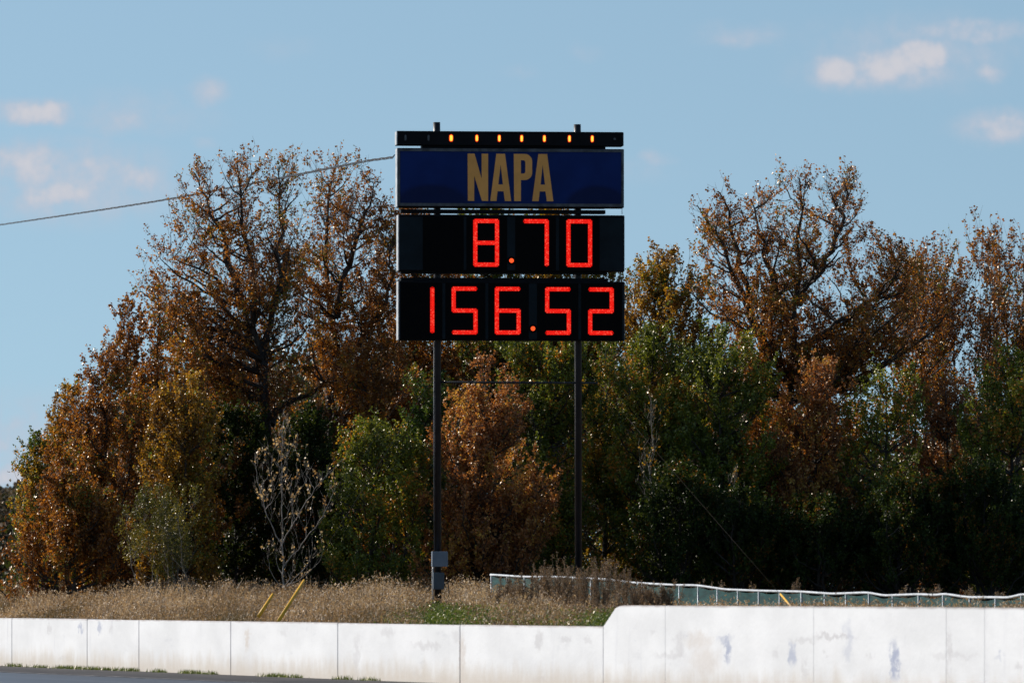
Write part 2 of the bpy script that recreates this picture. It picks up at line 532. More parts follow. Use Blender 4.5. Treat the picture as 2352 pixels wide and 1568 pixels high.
LENS = simple('unlit_lens', (.05, .06, .07), .3)

YF, YB = -.47, -.09       # cabinet front and back


def cabinet(name, x0, x1, y0, y1, mt=BLACK):
    o = MB().box(lx(x0), lx(x1), YF, YB, lz(y1), lz(y0)).build(name, mt, sb, bevel=.012)
    # lit aluminium side return and top lip
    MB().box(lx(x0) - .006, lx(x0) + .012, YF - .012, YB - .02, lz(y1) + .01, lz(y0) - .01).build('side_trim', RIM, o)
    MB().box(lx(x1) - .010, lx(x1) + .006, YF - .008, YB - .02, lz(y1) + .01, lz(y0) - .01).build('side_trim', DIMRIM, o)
    return o


def zx(px):
    return (930 + px / 2.658) * .9408


def zy(py):
    return (270 + py / 2.658) * .9408


# poles
for x in (1004.5, 1327.5):
    xs = x
    MB().tube([(lx(xs + 1.5), 0, -.4), (lx(xs), 0, lz(600)), (lx(xs - 1), 0, lz(330)), (lx(xs - 1.5), 0, lz(282 if x < 1100 else 285))], .073, 14).build('pole', POLE, sb)
MB().tube([(lx(1010), -.03, lz(878)), (lx(1372), -.03, lz(879))], .020, 8).build('cross_brace', POLE, sb)

# top lamp bar
bar = cabinet('lamp_bar', zx(90), zx(1556), zy(144), zy(236))
lit = [441, 607, 752, 897, 1044, 1206, 1354]
for px in lit + [146, 295, 1500]:
    on = px in lit
    X, Zc = lx(zx(px)), lz(zy(189))
    hw, hh = ((.034, .066) if px == 441 else (.027, .064)) if on else (.018, .052)
    if px == 1500:
        hw = hh = .022
    pts = []
    for k in range(12):
        q = 2 * math.pi * k / 12
        pts.append((hw * math.cos(q), (hh - hw) * (1 if math.sin(q) > 0.01 else (-1 if math.sin(q) < -.01 else 0)) + hw * math.sin(q)))
    o = MB().prism_y([(X + a_ * 1.25, Zc + b_ * 1.14) for a_, b_ in pts], YF - .012, YF + .01).build('lamp', AMBERR if on else DIMRIM, bar)
    if on:
        mb = MB().prism_y([(X + a_ * .85, Zc + b_ * .92) for a_, b_ in pts], YF - .020, YF - .005)
        n0 = len(o.data.polygons)
        mb.build('lamp_core', AMBER, bar)
    else:
        MB().prism_y([(X + a_ * .8, Zc + b_ * .85) for a_, b_ in pts], YF - .018, YF - .005).build('lamp_core', LENS, bar)
# joining rails between the cabinets
for (x0, x1, y0, y1) in ((965, 1386, 338, 345), (910, 1386, 474.5, 480), (917, 1386, 483.5, 492), (917, 1390, 626, 630.5), (917, 1392, 640, 647.5)):
    MB().box(lx(x0), lx(x1), -.38, -.10, lz(y1), lz(y0)).build('mounting_rail', BLACK, sb)
MB().box(lx(1190.5), lx(1194), -.36, -.30, lz(640), lz(630)).build('centre_strut', RIM, sb)
for (x, y) in ((1425, 480), (1425, 642)):
    ring = [(lx(x) + .018 * math.cos(k * math.pi / 5), -.3, lz(y) + .03 + .018 * math.sin(k * math.pi / 5)) for k in range(11)]
    MB().tube(ring, .005, 6).tube([(lx(x), -.3, lz(y) - .11), (lx(x), -.3, lz(y) + .015)], .006, 6).build('eyebolt', POLE, sb)

# sponsor sign
sign = cabinet('sponsor_sign', zx(93), zx(1558), zy(254), zy(636))
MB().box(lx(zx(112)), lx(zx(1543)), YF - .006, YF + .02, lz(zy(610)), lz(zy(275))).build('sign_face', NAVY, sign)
fr = MB()
for (a0, a1, b0, b1) in ((93, 1558, 256, 275), (93, 1558, 610, 628), (97, 112, 275, 610), (1543, 1556, 275, 610)):
    fr.box(lx(zx(a0)) + .004, lx(zx(a1)) - .004, YF - .022, YF - .001, lz(zy(b1)), lz(zy(b0)))
fr.build('sign_frame', DIMRIM, sign)


def arc(cx, cy, rx, ry, a0, a1, n=8):
    return [(cx + rx * math.cos(math.radians(a0 + (a1 - a0) * k / n)), cy + ry * math.sin(math.radians(a0 + (a1 - a0) * k / n))) for k in range(n + 1)]


letters = [
    [[(547, 289), (592, 289), (638, 452), (638, 289), (680, 289), (680, 594), (640, 594), (590, 432), (590, 594), (549, 594)]],
    [[(733, 289), (789, 289), (829, 594), (788, 594), (780, 531), (741, 531), (734, 594), (694, 594)], [(761, 360), (776, 487), (746, 487)]],
    [[(846, 289)] + arc(917, 337, 48, 48, -90, 0) + arc(917, 410, 48, 48, 0, 90) + [(892, 458), (892, 594), (848, 594)],
     [(892, 330)] + arc(908, 344, 13, 14, -90, 0, 5) + arc(908, 402, 13, 14, 0, 90, 5) + [(892, 416)]],
    [[(1005, 289), (1062, 289), (1102, 594), (1060, 594), (1051, 531), (1014, 531), (1007, 594), (965, 594)], [(1033, 360), (1048, 487), (1019, 487)]],
]
for polys in letters:
    cu = bpy.data.curves.new('letter_outline', 'CURVE')
    cu.dimensions = '2D'
    cu.fill_mode = 'BOTH'
    cu.extrude = .003
    for poly in polys:
        sp = cu.splines.new('POLY')
        sp.points.add(len(poly) - 1)
        for p_, (px, py) in zip(sp.points, poly):
            p_.co = (lx(zx(px)), lz(zy(py)), 0, 1)
        sp.use_cyclic_u = True
    tmp = bpy.data.objects.new('letter_tmp', cu)
    COL.objects.link(tmp)
    bpy.context.view_layer.update()
    me = bpy.data.meshes.new_from_object(tmp)
    bpy.data.objects.remove(tmp)
    me.name = 'letter'
    v = np.empty(len(me.vertices) * 3, dtype=np.float32)
    me.vertices.foreach_get('co', v)
    v = v.reshape(-1, 3)
    v = np.stack([v[:, 0], YF - .0100 - v[:, 2] * 1.0, v[:, 1]], 1)
    me.vertices.foreach_set('co', v.ravel())
    me.materials.clear()
    me.materials.append(TAN)
    me.update()
    link(bpy.data.objects.new('letter', me), sign)

# digits: every lit segment is a lens bar carrying rows of LED lamps
SEG = {'0': 'abcdef', '1': 'bc', '2': 'abged', '5': 'afgcd', '6': 'afgecd', '7': 'abc', '8': 'abcdefg'}


def dot6(mb, x, z, r, y0):
    mb.add([(x + r * math.cos(k * math.pi / 3), y0, z + r * math.sin(k * math.pi / 3)) for k in range(6)] + [(x, y0 - r * .7, z)],
           [(k, (k + 1) % 6, 6) for k in range(6)])


def digit(ch, px0, px1, py0, py1, parent):
    ht = 14 / 2.658 * .9408 * KS          # half stroke
    xl, xr = lx(zx(px0)) + ht, lx(zx(px1)) - ht
    zt, zb = lz(zy(py0)) - ht, lz(zy(py1)) + ht
    zm = (zt + zb) / 2
    ends = {'a': ((xl, zt), (xr, zt)), 'b': ((xr, zt), (xr, zm)), 'c': ((xr, zm), (xr, zb)), 'd': ((xl, zb), (xr, zb)),
            'e': ((xl, zm), (xl, zb)), 'f': ((xl, zt), (xl, zm)), 'g': ((xl, zm), (xr, zm))}
    lens, led, hot = MB(), MB(), MB()
    yl = YF - .022
    for s_ in SEG[ch]:
        (xa, za), (xb, zb_) = ends[s_]
        dx, dz = xb - xa, zb_ - za
        L = math.hypot(dx, dz)
        ux, uz = dx / L, dz / L
        nx, nz = -uz, ux
        # hexagonal lens bar
        c1, h_ = ht * .95, ht * 1.0
        pl = [(-c1, 0), (-h_ * .35, -h_), (L + h_ * .35, -h_), (L + c1, 0), (L + h_ * .35, h_), (-h_ * .35, h_)]
        P = [(xa + ux * u + nx * v_, za + uz * u + nz * v_) for u, v_ in pl]
        area = sum(P[k][0] * P[(k + 1) % 6][1] - P[(k + 1) % 6][0] * P[k][1] for k in range(6))
        if area < 0:
            P.reverse()
        lens.prism_y(P, yl + .0005 * ord(s_) % .004, yl + .02)
        n = int(L / .031)
        for k in range(n + 1):
            for r_, off in ((-.62, 0), (0, .5), (.62, 0)):
                u = (k + off) / n * L
                if u < -.001 or u > L + .001:
                    continue
                X, Z = xa + ux * u + nx * ht * r_, za + uz * u + nz * ht * r_
                dot6(hot if random.random() < .25 else led, X, Z, .0125 if r_ else .0135, yl - .001)
    d = lens.build('digit', REDD, parent)
    me = d.data
    # LEDs go in the same digit as further materials
    for extra, mt in ((led, RED), (hot, REDC)):
        extra_me = bpy.data.meshes.new('tmp')
        n0 = len(me.vertices)
    allv = lens.v + led.v + hot.v
    allf = lens.f + [tuple(i + len(lens.v) for i in q) for q in led.f] + [tuple(i + len(lens.v) + len(led.v) for i in q) for q in hot.f]
    me.clear_geometry()
    me.from_pydata(allv, [], allf)
    me.materials.append(RED)
    me.materials.append(REDC)
    mi = [0] * len(lens.f) + [1] * len(led.f) + [2] * len(hot.f)
    me.polygons.foreach_set('material_index', mi)
    me.update()
    d['label'] = 'lit red number ' + ch
    return d


def module(parent, px0, px1, py0, py1, mt=MODULE, proud=.012, name='digit_module'):
    return MB().box(lx(zx(px0)), lx(zx(px1)), YF - proud, YF + .01, lz(zy(py1)), lz(zy(py0))).build(name, mt, parent, bevel=.004)


def point(parent, px, py):
    X, Z = lx(zx(px)), lz(zy(py))
    circ = lambda r: [(X + r * math.cos(k * math.pi / 8), Z + r * math.sin(k * math.pi / 8)) for k in range(16)]
    MB().prism_y(circ(.085), YF - .014, YF + .01).build('point_housing', MODULE, parent)
    MB().prism_y(circ(.045), YF - .024, YF).build('decimal_point', DOT, parent)


time_d = cabinet('time_display', zx(100), zx(1562), zy(683), zy(1048), BLACK)
module(time_d, 108, 1556, 700, 1040, FACE, .004, 'display_face')
for a0, a1 in ((258, 522), (540, 803), (856, 1118), (1140, 1402)):
    module(time_d, a0, a1, 694, 1042)
for ch, a0, a1, b0, b1 in (('8', 583, 751, 710, 1020), ('7', 905, 1073, 710, 1018), ('0', 1186, 1354, 710, 1020)):
    digit(ch, a0, a1, b0, b1, time_d)
point(time_d, 831, 979)
speed_d = cabinet('speed_display', zx(100), zx(1563), zy(1112), zy(1496), BLACK)
module(speed_d, 108, 1556, 1128, 1486, FACE, .004, 'display_face')
for a0, a1 in ((114, 384), (404, 662), (682, 943), (997, 1264), (1283, 1548)):
    module(speed_d, a0, a1, 1124, 1490)
for ch, a0, a1, b0, b1 in (('1', 165, 333, 1148, 1452), ('5', 443, 612, 1148, 1458), ('6', 722, 891, 1148, 1458), ('5', 1048, 1216, 1149, 1459), ('2', 1327, 1494, 1150, 1459)):
    digit(ch, a0, a1, b0, b1, speed_d)
point(speed_d, 970, 1418)

# electric boxes and conduit on the left pole
MB().box(lx(990), lx(1026), -.26, -.08, lz(1301), lz(1266)).build('junction_box', STEELB, sb, bevel=.012)
MB().box(lx(993), lx(1018), -.24, -.08, lz(1353), lz(1314)).build('junction_box', STEELD, sb, bevel=.012)
MB().tube([(lx(994), -.13, -.3), (lx(992.5), -.13, lz(1330)), (lx(993), -.13, lz(1305)), (lx(996), -.13, lz(1299))], .018, 8).build('conduit', RIM, sb)
MB().tube([(lx(1016), -.12, lz(1345)), (lx(1028), -.10, lz(1335)), (lx(1031), -.06, lz(1362)), (lx(1022), -.04, lz(1392)), (lx(1016), -.02, -.2)], .009, 6).build('cable_loop', POLE, sb)
MB().tube([(lx(997.5), -.055, lz(1266)), (lx(996), -.06, lz(1000)), (lx(997), -.06, lz(786))], .012, 6).build('conduit', DIMRIM, sb)

# ------------------------------------------------------------------ guy wires with yellow guards
YEL = simple('yellow_plastic_guard', (.72, .38, .012), .5, var=.15, scale=5)
WIRE = simple('dull_steel_wire', (.02, .018, .016), .7, spec=.2)
PALEWIRE = simple('rusty_wire', (.018, .012, .008), .9, spec=.1)


def sbw(x, y):
    v = Vector((lx(x), 0, lz(y)))
    return Vector((sb.location.x + v.x * math.cos(YAW), sb.location.y + v.x * math.sin(YAW), SBZ + v.z))


def guy(label, top, foot, g0, g1, mt, r=.003, gk=1.0):
    root = empty('guy_wire', foot)
    tag(root, label, 'guy wire', 'guy wires of the scoreboard')
    rel = top - foot
    MB().tube([(0, 0, 0), rel * .33 - Vector((0, 0, .02)), rel * .66 - Vector((0, 0, .02)), rel], r, 5).build('cable', mt, root)
    MB().tube([rel * g0, rel * ((g0 + g1) / 2), rel * g1], [.036 * gk, .033 * gk, .030 * gk], 10).build('guard', YEL, root)


def footpt(x, y, Y):
    p = at(x, y, Y)
    return p


guy('thin guy wire with long yellow guard leaning towards the left scoreboard pole', sbw(1000, 860), at(636, 1431, 160.5), .005, .162, WIRE)
guy('thin guy wire with short yellow guard left of the longer one', sbw(1000, 790), at(590, 1421, 163), .01, .085, WIRE)
guy('brown guy wire slanting down right from the cross brace to the fence', sbw(1372, 878), at(1826, 1402, 151), .0, .065, PALEWIRE, .0032, .55)

# overhead service cable
cab_x = [907, 664, 416, 280, 152, 0, -160, -320]
cab_y = [357, 405, 453, 475, 494, 516.5, 539.5, 562]
cb = MB()
for ph in (0, 2.1, 4.2):
    q = []
    for k in range(241):
        f_ = k / 240
        x = 907 - f_ * 1227
        Yc = 1 / (1 / DS + f_ * (1 / 460 - 1 / DS))
        y = sum(float(np.interp(x + o_, cab_x[::-1], cab_y[::-1])) for o_ in (-60, 0, 60)) / 3 if 0 < k < 238 else float(np.interp(x, cab_x[::-1], cab_y[::-1]))
        q.append(at(x, y, Yc) + Vector((0, .018 * math.cos(f_ * 150 + ph), .018 * math.sin(f_ * 150 + ph))))
    q[0] = sbw(907, 357)
    cb.tube(q, .010, 4)
tag(cb.build('service_cable', simple('grey_cable', (.018, .020, .026), .7, spec=.2)), 'twisted overhead cable running from the left sky to the scoreboard top', 'cable')

# ------------------------------------------------------------------ green fence along the bank
XVP = -4486.0
CF = 50.6


def fence_pt(x, y=None):
    Y = CF * F / (x - XVP)
    p = at(x, y if y is not None else HY, Y)
    return p


rail_xy = [(1127, 1319), (1205, 1324), (1271, 1324), (1361, 1328), (1399, 1330), (1451, 1337), (1496, 1340), (1556, 1343), (1601, 1343.5), (1667, 1353), (1743, 1356), (1839, 1358), (1913, 1363),
           (1993, 1360), (2031, 1367), (2111, 1364), (2150, 1366), (2169, 1363), (2223, 1371), (2287, 1371), (2316, 1372), (2348, 1364), (2420, 1368), (2500, 1372)]
RXs, RYs = [q[0] for q in rail_xy], [q[1] for q in rail_xy]


def rail_y(x):
    k = np.linspace(-9, 9, 7)
    return float(np.mean(np.interp(x + k, RXs, RYs)))


posts_p = [1200, 1239, 1281, 1320, 1360, 1400, 1443, 1486, 1525, 1568, 1614, 1659, 1705, 1752, 1802, 1853, 1904, 1957, 2014, 2066, 2122, 2180, 2243, 2303, 2368, 2431, 2494, 2558, 2622]
posts = [p * .9408 for p in posts_p]
fence = empty('mesh_fence', fence_pt(1128, 1420))
fo = fence.location
tag(fence, 'low fence of green mesh with wavy white top rail behind the tall wall', 'fence')
RAILM = simple('white_plastic_rail', (.44, .47, .50), .55, var=.2, scale=4)
POSTM = simple('galvanised_post', (.20, .23, .26), .5, metal=.3, var=.2)
m, t = mat('teal_mesh_screen')
oc = t.n('ShaderNodeTexCoord').outputs['Object']
wv = t.noise(t.vmath('MULTIPLY', oc, (3, 3, 16)), 1.0, 4, .6)
c = t.mix(t.smooth(wv, .3, .7), (.003, .028, .030), (.010, .070, .070))
c = t.mix(t.math('MULTIPLY', t.smooth(t.noise(oc, 2.2, 6, .7), .52, .68), .5), c, (.07, .085, .05))
pr = t.n('ShaderNodeBsdfPrincipled', {'Base Color': c, 'Roughness': .7, 'Specular IOR Level': .2})
tb = t.n('ShaderNodeBsdfTransparent')
mx = t.n('ShaderNodeMixShader', {0: t.smooth(t.noise(oc, 90, 2, .5), .30, .36), 1: tb.outputs[0], 2: pr.outputs[0]})
finish(t, mx.outputs[0])
SCREEN = m
FH = 1.15
for x in posts:
    p = fence_pt(x, rail_y(x)) - fo
    MB().tube([(p.x, p.y, p.z - FH - .1), (p.x, p.y, p.z - .01)], .021, 8).build('post', POSTM, fence)
rp = []
for x in np.arange(1127, 2480, 9):
    rp.append(fence_pt(x, rail_y(x)) - fo)
MB().tube(rp, .023, 8).build('top_rail', RAILM, fence)
for a0, a1 in zip(posts[:-1], posts[1:]):
    gv, gf = [], []
    nx_, nz_ = 7, 6
    sag = random.uniform(-.02, .05)
    for k in range(nz_):
        for q in range(nx_):
            u, v_ = q / (nx_ - 1), k / (nz_ - 1)
            x = a0 + (a1 - a0) * (.03 + .94 * u)
            p = fence_pt(x, rail_y(x)) - fo
            bow = .05 * math.sin(math.pi * u) * math.sin(math.pi * v_ + sag * 20) + random.uniform(-.012, .012)
            dip = .03 * math.sin(math.pi * u) * (1 + sag * 10) if k == 0 else 0
            gv.append((p.x + N.x * bow, p.y + N.y * bow, p.z - .025 - dip - v_ * (FH - .1)))
    for k in range(nz_ - 1):
        for q in range(nx_ - 1):
            i0 = k * nx_ + q
            gf.append((i0, i0 + nx_, i0 + nx_ + 1, i0 + 1))
    MB().add(gv, gf, True).build('mesh_panel', SCREEN, fence)


# ------------------------------------------------------------------ vegetation tools
def unit(a):
    return a / np.maximum(np.linalg.norm(a, axis=-1, keepdims=True), 1e-9)


def tubes(P, R, S):
    """P (n,k,3), R (n,k) -> verts, quads"""
    n, k, _ = P.shape
    Tn = unit(np.gradient(P, axis=1))
    ref = np.array([0.45, 0.83, 0.12])
    A = unit(np.cross(Tn, ref))
    B = np.cross(Tn, A)
    ang = np.arange(S) * 2 * np.pi / S
    V = P[:, :, None] + R[:, :, None, None] * (A[:, :, None] * np.cos(ang)[None, None, :, None] + B[:, :, None] * np.sin(ang)[None, None, :, None])
    i, j, s = np.meshgrid(np.arange(n), np.arange(k - 1), np.arange(S), indexing='ij')
    s2 = (s + 1) % S
    base = i * k * S
    Q = np.stack([base + j * S + s, base + j * S + s2, base + (j + 1) * S + s2, base + (j + 1) * S + s], -1).reshape(-1, 4)
    return V.reshape(-1, 3), Q


class Wood:
    def __init__(self):
        self.V, self.Q, self.n = [], [], 0

    def add(self, P, R, S):
        if len(P) == 0:
            return
        V, Q = tubes(P, R, S)
        self.V.append(V)
        self.Q.append(Q + self.n)
        self.n += len(V)

    def build(self, name, mt, parent):
        return np_mesh(name, np.concatenate(self.V), [np.concatenate(self.Q)], mt, parent, smooth=True)


def leaf_geo(C, L, W=.85, droop=.25, r=rng):
    n = len(C)
    d = unit(r.normal(size=(n, 3)) + np.array([0, 0, -droop]))
    s = unit(np.cross(d, r.normal(size=(n, 3))))
    nn = np.cross(d, s)
    L = (L * r.uniform(.65, 1.2, n))[:, None]
    Wd = L * W * .5
    fold = nn * L * r.uniform(.02, .22, (n, 1))
    V = np.stack([C, C + d * L * .45 + s * Wd + fold, C + d * L, C + d * L * .45 - s * Wd + fold], 1).reshape(-1, 3)
    b = np.arange(n)[:, None] * 4
    T = np.concatenate([b + np.array([[0, 1, 2]]), b + np.array([[0, 2, 3]])], 1).reshape(-1, 3)
    return V, T


def build_leaves(name, C, L, mt, parent, tone, W=.85, droop=.25, r=rng):
    V, T = leaf_geo(C, L, W, droop, r)
    return np_mesh(name, V, [T], mt, parent, tone=np.repeat(tone, 2))


def samp(P, idx, t):
    k = P.shape[1] - 1
    f = np.clip(t, 0, .9999) * k
    i = f.astype(int)
    u = (f - i)[:, None]
    a, b = P[idx, i], P[idx, i + 1]
    return a * (1 - u) + b * u, unit(b - a)


def perp(T, r):
    v = r.normal(size=T.shape)
    v -= (v * T).sum(-1, keepdims=True) * T
    return unit(v)


def curve(P0, D, L, up, K, r, wob=.05):
    """bent shoots: (n,K,3)"""
    tau = np.linspace(0, 1, K)[None, :, None]
    L = L[:, None, None]
    P = P0[:, None] + D[:, None] * L * tau
    P = P + np.array([0, 0, 1.0]) * L * up * tau ** 2
    w_ = r.normal(size=(len(P0), K, 3)) * wob * L
    w_[:, 0] = 0
    return P + np.cumsum(w_, 1) * .6


TREES = []


def make_tree(name, label, cat, Y, bx, prof, leaf, seed, bark=None, stems=None, ns=1, n_limb=40, lb=.9, bs=.26, ts=.10, tl=.34, nl=7, ls=.066, r0=.11, up=.45, ry=.8,
              twigs=True, group=None, limb_lift=.45, clump=.5, tone=(0, 1), leafW=.85, shoots=0, zcut=None, bare=0.0, wide=1.0, thin=1.0, drop=.25, wob=.05):
    r = np.random.default_rng(seed)
    bark = bark or BARK
    base = at(bx, HY, Y)
    base.z = float(ground_z(base.x, Y)) - .05
    k = Y / F
    pz = np.array([CH + (HY - p[0]) * k - base.z for p in prof])
    xl = np.array([(p[1] - bx) * k for p in prof])
    xr = np.array([(p[2] - bx) * k for p in prof])
    o = np.argsort(pz)
    pz, xl, xr = pz[o], xl[o], xr[o]
    pz = np.where(pz > 1.2, pz - drop, pz)
    xm = (xl + xr) / 2
    xl, xr = xm + (xl - xm) * wide, xm + (xr - xm) * wide
    root = empty(name, base)
    tag(root, label, cat, group)

    def loc(x, y):
        return np.array([(x - bx) * k, 0.0, CH + (HY - y) * k - base.z])

    # stems as resampled polylines
    polys = []
    if stems:
        for st in stems:
            a = np.array([loc(*q) for q in st])
            a[:, 1] = np.cumsum(np.concatenate([[0 if st is stems[0] else r.normal() * .1], r.normal(size=len(a) - 1) * .18]))
            polys.append(a)
    else:
        for q in range(ns):
            zt = pz[-1] * (1.0 if q == 0 else r.uniform(.75, .97))
            cxm = np.interp(zt, pz, (xl + xr) / 2) + (0 if q == 0 else r.uniform(-.5, .5) * np.interp(zt * .9, pz, xr - xl))
            b0 = np.array([r.normal() * .05 * ns, r.normal() * .05 * ns, -.1])
            tp = np.array([cxm, r.normal() * .15 * ns, zt])
            f = np.linspace(0, 1, 8)[:, None]
            a = b0 * (1 - f) + tp * f
            a[:, :2] += np.cumsum(r.normal(size=(8, 2)) * .04 * (pz[-1] / 6), 0) * np.sin(f * np.pi)
            if ns > 1:
                a[:, :2] += (tp - b0)[None, :2] * (np.sin(f * np.pi) * .12)
            polys.append(a)
    wood = Wood()
    SP, SR, ST = [], [], []
    stem_res = []
    for qi, a in enumerate(polys):
        seg = np.linalg.norm(np.diff(a, axis=0), axis=1)
        cum = np.concatenate([[0], np.cumsum(seg)])
        n = 14
        f = np.linspace(0, cum[-1], n)
        p = np.stack([np.interp(f, cum, a[:, c_]) for c_ in range(3)], 1)
        p[1:-1] = p[1:-1] * .5 + (p[:-2] + p[2:]) * .25
        p[1:-1] += r.normal(size=(n - 2, 3)) * (wob if stems else .025)
        rr = r0 * (1.0 if qi == 0 else .62) / (1 if ns == 1 else 1.2)
        R = rr * (1 - np.linspace(0, 1, n) ** 1.1 * .92) + .004
        R[0] *= 1.25
        wood.add(p[None], R[None], 7)
        stem_res.append(p)
        SP.append(p)
        SR.append(R)
    SPa, SRa = np.concatenate(SP), np.concatenate(SR)
    # limb tips spread through the crown's envelope
    zz = np.linspace(pz[0], pz[-1], 60)
    wd = np.interp(zz, pz, xr - xl) + .15
    z = r.choice(zz, n_limb, p=wd / wd.sum()) + r.uniform(-.1, .1, n_limb)
    rho = np.sqrt(r.uniform(.08, 1.0, n_limb)) * np.where(r.uniform(size=n_limb) < .22, r.uniform(1.0, 1.42, n_limb), 1.0)
    ph = r.uniform(0, 2 * np.pi, n_limb)
    L_, R_ = np.interp(z, pz, xl), np.interp(z, pz, xr)
    tip = np.stack([(L_ + R_) / 2 + (R_ - L_) / 2 * rho * np.cos(ph), (R_ - L_) / 2 * ry * rho * np.sin(ph), z], 1)
    dh = np.linalg.norm(tip[:, None, :2] - SPa[None, :, :2], axis=2)
    dz = tip[:, None, 2] - SPa[None, :, 2]
    cost = np.sqrt(dh ** 2 + dz ** 2) + 4 * np.maximum(0, limb_lift * dh + .12 - dz) + r.uniform(0, .35, dh.shape)
    pick = cost.argmin(1)
    p0, rs = SPa[pick], SRa[pick]
    v = tip - p0
    Ln = np.linalg.norm(v, axis=1)
    hor = v.copy()
    hor[:, 2] = 0
    ctl = p0 + v * .5 + unit(hor) * (Ln * .16)[:, None] - np.array([0, 0, 1]) * (Ln * .07)[:, None] + r.normal(size=v.shape) * (Ln * .06)[:, None]
    tau = np.linspace(0, 1, 8)[None, :, None]
    LP = p0[:, None] * (1 - tau) ** 2 + ctl[:, None] * 2 * tau * (1 - tau) + tip[:, None] * tau ** 2
    jig = r.normal(size=LP.shape) * (Ln * .016)[:, None, None]
    jig[:, 0] = 0
    LP = LP + jig
    lr = np.minimum(rs * .8, .010 + .017 * Ln) * thin
    LR = lr[:, None] * (1 - np.linspace(0, 1, 8)[None] * .85) + .0025
    wood.add(LP, LR, 5)
    # branches on limbs and on the upper stems
    BP = [LP]
    idxs, tt = [], []
    nb = np.maximum(3, (Ln / bs).astype(int))
    I = np.repeat(np.arange(n_limb), nb)
    t_ = r.uniform(.18, 1.0, len(I))
    P, Tn = samp(LP, I, t_)
    stp = np.stack(stem_res)
    sl = np.linalg.norm(np.diff(stp, axis=1), axis=2).sum(1)
    nb2 = np.maximum(5, (sl * 1.1 / bs).astype(int))
    I2 = np.repeat(np.arange(len(stp)), nb2)
    lo = .35 if (ns == 1 and not stems) else .45
    lo = max(lo, .0) if zcut is None else zcut
    t2 = lo + (1 - lo) * r.uniform(0, 1, len(I2)) ** .75
    t2[np.cumsum(nb2) - 1] = 1.0
    P2, Tn2 = samp(stp, I2, t2)
    tips, tipT = LP[:, -1], unit(LP[:, -1] - LP[:, -2])
    P = np.concatenate([P, P2, tips])
    Tn = np.concatenate([Tn, Tn2, tipT])
    tq = np.concatenate([t_, t2, np.full(n_limb, .4)])
    side = np.concatenate([np.full(len(I), .85), np.full(len(I2), 1.0), np.full(n_limb, .15)])
    D = unit(Tn * .55 + perp(Tn, r) * side[:, None] + np.array([0, 0, up * .7]))
    bl = lb * r.uniform(.4, 1.1, len(P)) * (1.15 - .6 * tq)
    # keep the outline: shorten what would leave the envelope
    e = P + D * bl[:, None]
    zc = np.clip(e[:, 2], pz[0], pz[-1])
    over = np.maximum(np.interp(zc, pz, xl) - .12 - e[:, 0], e[:, 0] - np.interp(zc, pz, xr) - .12)
    bl = np.where((over > 0) | (e[:, 2] > pz[-1] + .1), bl * .5, bl)
    BPn = curve(P, D, bl, up * .5, 5, r, .045)
    br = (.0035 + .0055 * bl) * thin
    wood.add(BPn, br[:, None] * (1 - np.linspace(0, 1, 5)[None] * .7), 4)
    # twigs
    ntw = np.maximum(2, (bl / ts).astype(int))
    J = np.repeat(np.arange(len(P)), ntw)
    tj = r.uniform(.12, 1.0, len(J))
    tj[np.cumsum(ntw) - 1] = 1.0
    Q, Tq = samp(BPn, J, tj)
    D2 = unit(Tq * .6 + perp(Tq, r) * .8 + np.array([0, 0, up * .8]))
    tlen = tl * r.uniform(.35, 1.1, len(J)) * (1.15 - .5 * tj)
    TW = curve(Q, D2, tlen, up * .4, 3, r, .06)
    if twigs:
        wood.add(TW, (.0032 + .002 * tlen)[:, None] * np.array([[1, .75, .4]]), 3)
    # leaves
    cl = np.exp(r.normal(size=len(P)) * clump)
    if bare:
        hfrac = np.clip((P[:, 2] - pz[0]) / (pz[-1] - pz[0]), 0, 1)
        cl *= 1 - bare * hfrac
    nlv = r.poisson(np.clip(nl * cl[J], 0, nl * 3))
    K_ = np.repeat(np.arange(len(J)), nlv)
    tk = r.uniform(.1, 1.05, len(K_))
    C, _ = samp(TW, K_, tk)
    C = C + r.normal(size=C.shape) * .022
    bt = r.normal(size=len(P)) * .16
    tn = np.clip(r.uniform(tone[0], tone[1], len(K_)) * .9 + .05 * (tone[0] + tone[1]) + bt[J[K_]], 0, 1)
    q1, q2, q3 = r.uniform(0, 6.28, 3)
    tn = np.clip(tn + .16 * np.sin(C[:, 0] * 2.6 + q1 + 1.5 * np.sin(C[:, 2] * 1.9 + q2)) + .12 * np.sin(C[:, 2] * 3.3 + C[:, 1] * 2 + q3), 0, 1)
    keep = C[:, 2] > .02
    C, tn = C[keep], tn[keep]
    wood.build('trunk', bark, root)
    build_leaves('crown', C, ls, leaf, root, tn, W=leafW, r=r)
    TREES.append((label, len(C), wood.n))
    return root


# ------------------------------------------------------------------ trees, front and middle rows
POPL = dict(n_limb=115, lb=.9, bs=.19, ts=.08, tl=.32, nl=7.2, ls=.06, r0=.15, up=.42, clump=.75)
make_tree('poplar_tree', 'tall rust brown poplar with crooked bare limbs reaching out left over the lower slope', 'tree', 200, 615,
          [(370, 470, 690), (420, 425, 700), (500, 370, 715), (600, 320, 720), (680, 312, 720), (760, 330, 720), (860, 390, 720), (960, 460, 740)], RUST, 101,
          stems=[[(618, 1350), (616, 1150), (613, 960), (602, 860), (588, 720), (562, 560), (545, 375)],
                 [(613, 960), (590, 790), (556, 700), (500, 641), (450, 612), (395, 590)],
                 [(602, 860), (640, 650), (652, 500), (640, 395)],
                 [(622, 975), (650, 925), (705, 900), (800, 858)],
                 [(560, 705), (515, 560), (480, 460), (445, 395)]], bare=.66, drop=.0, **{**POPL, 'n_limb': 150})
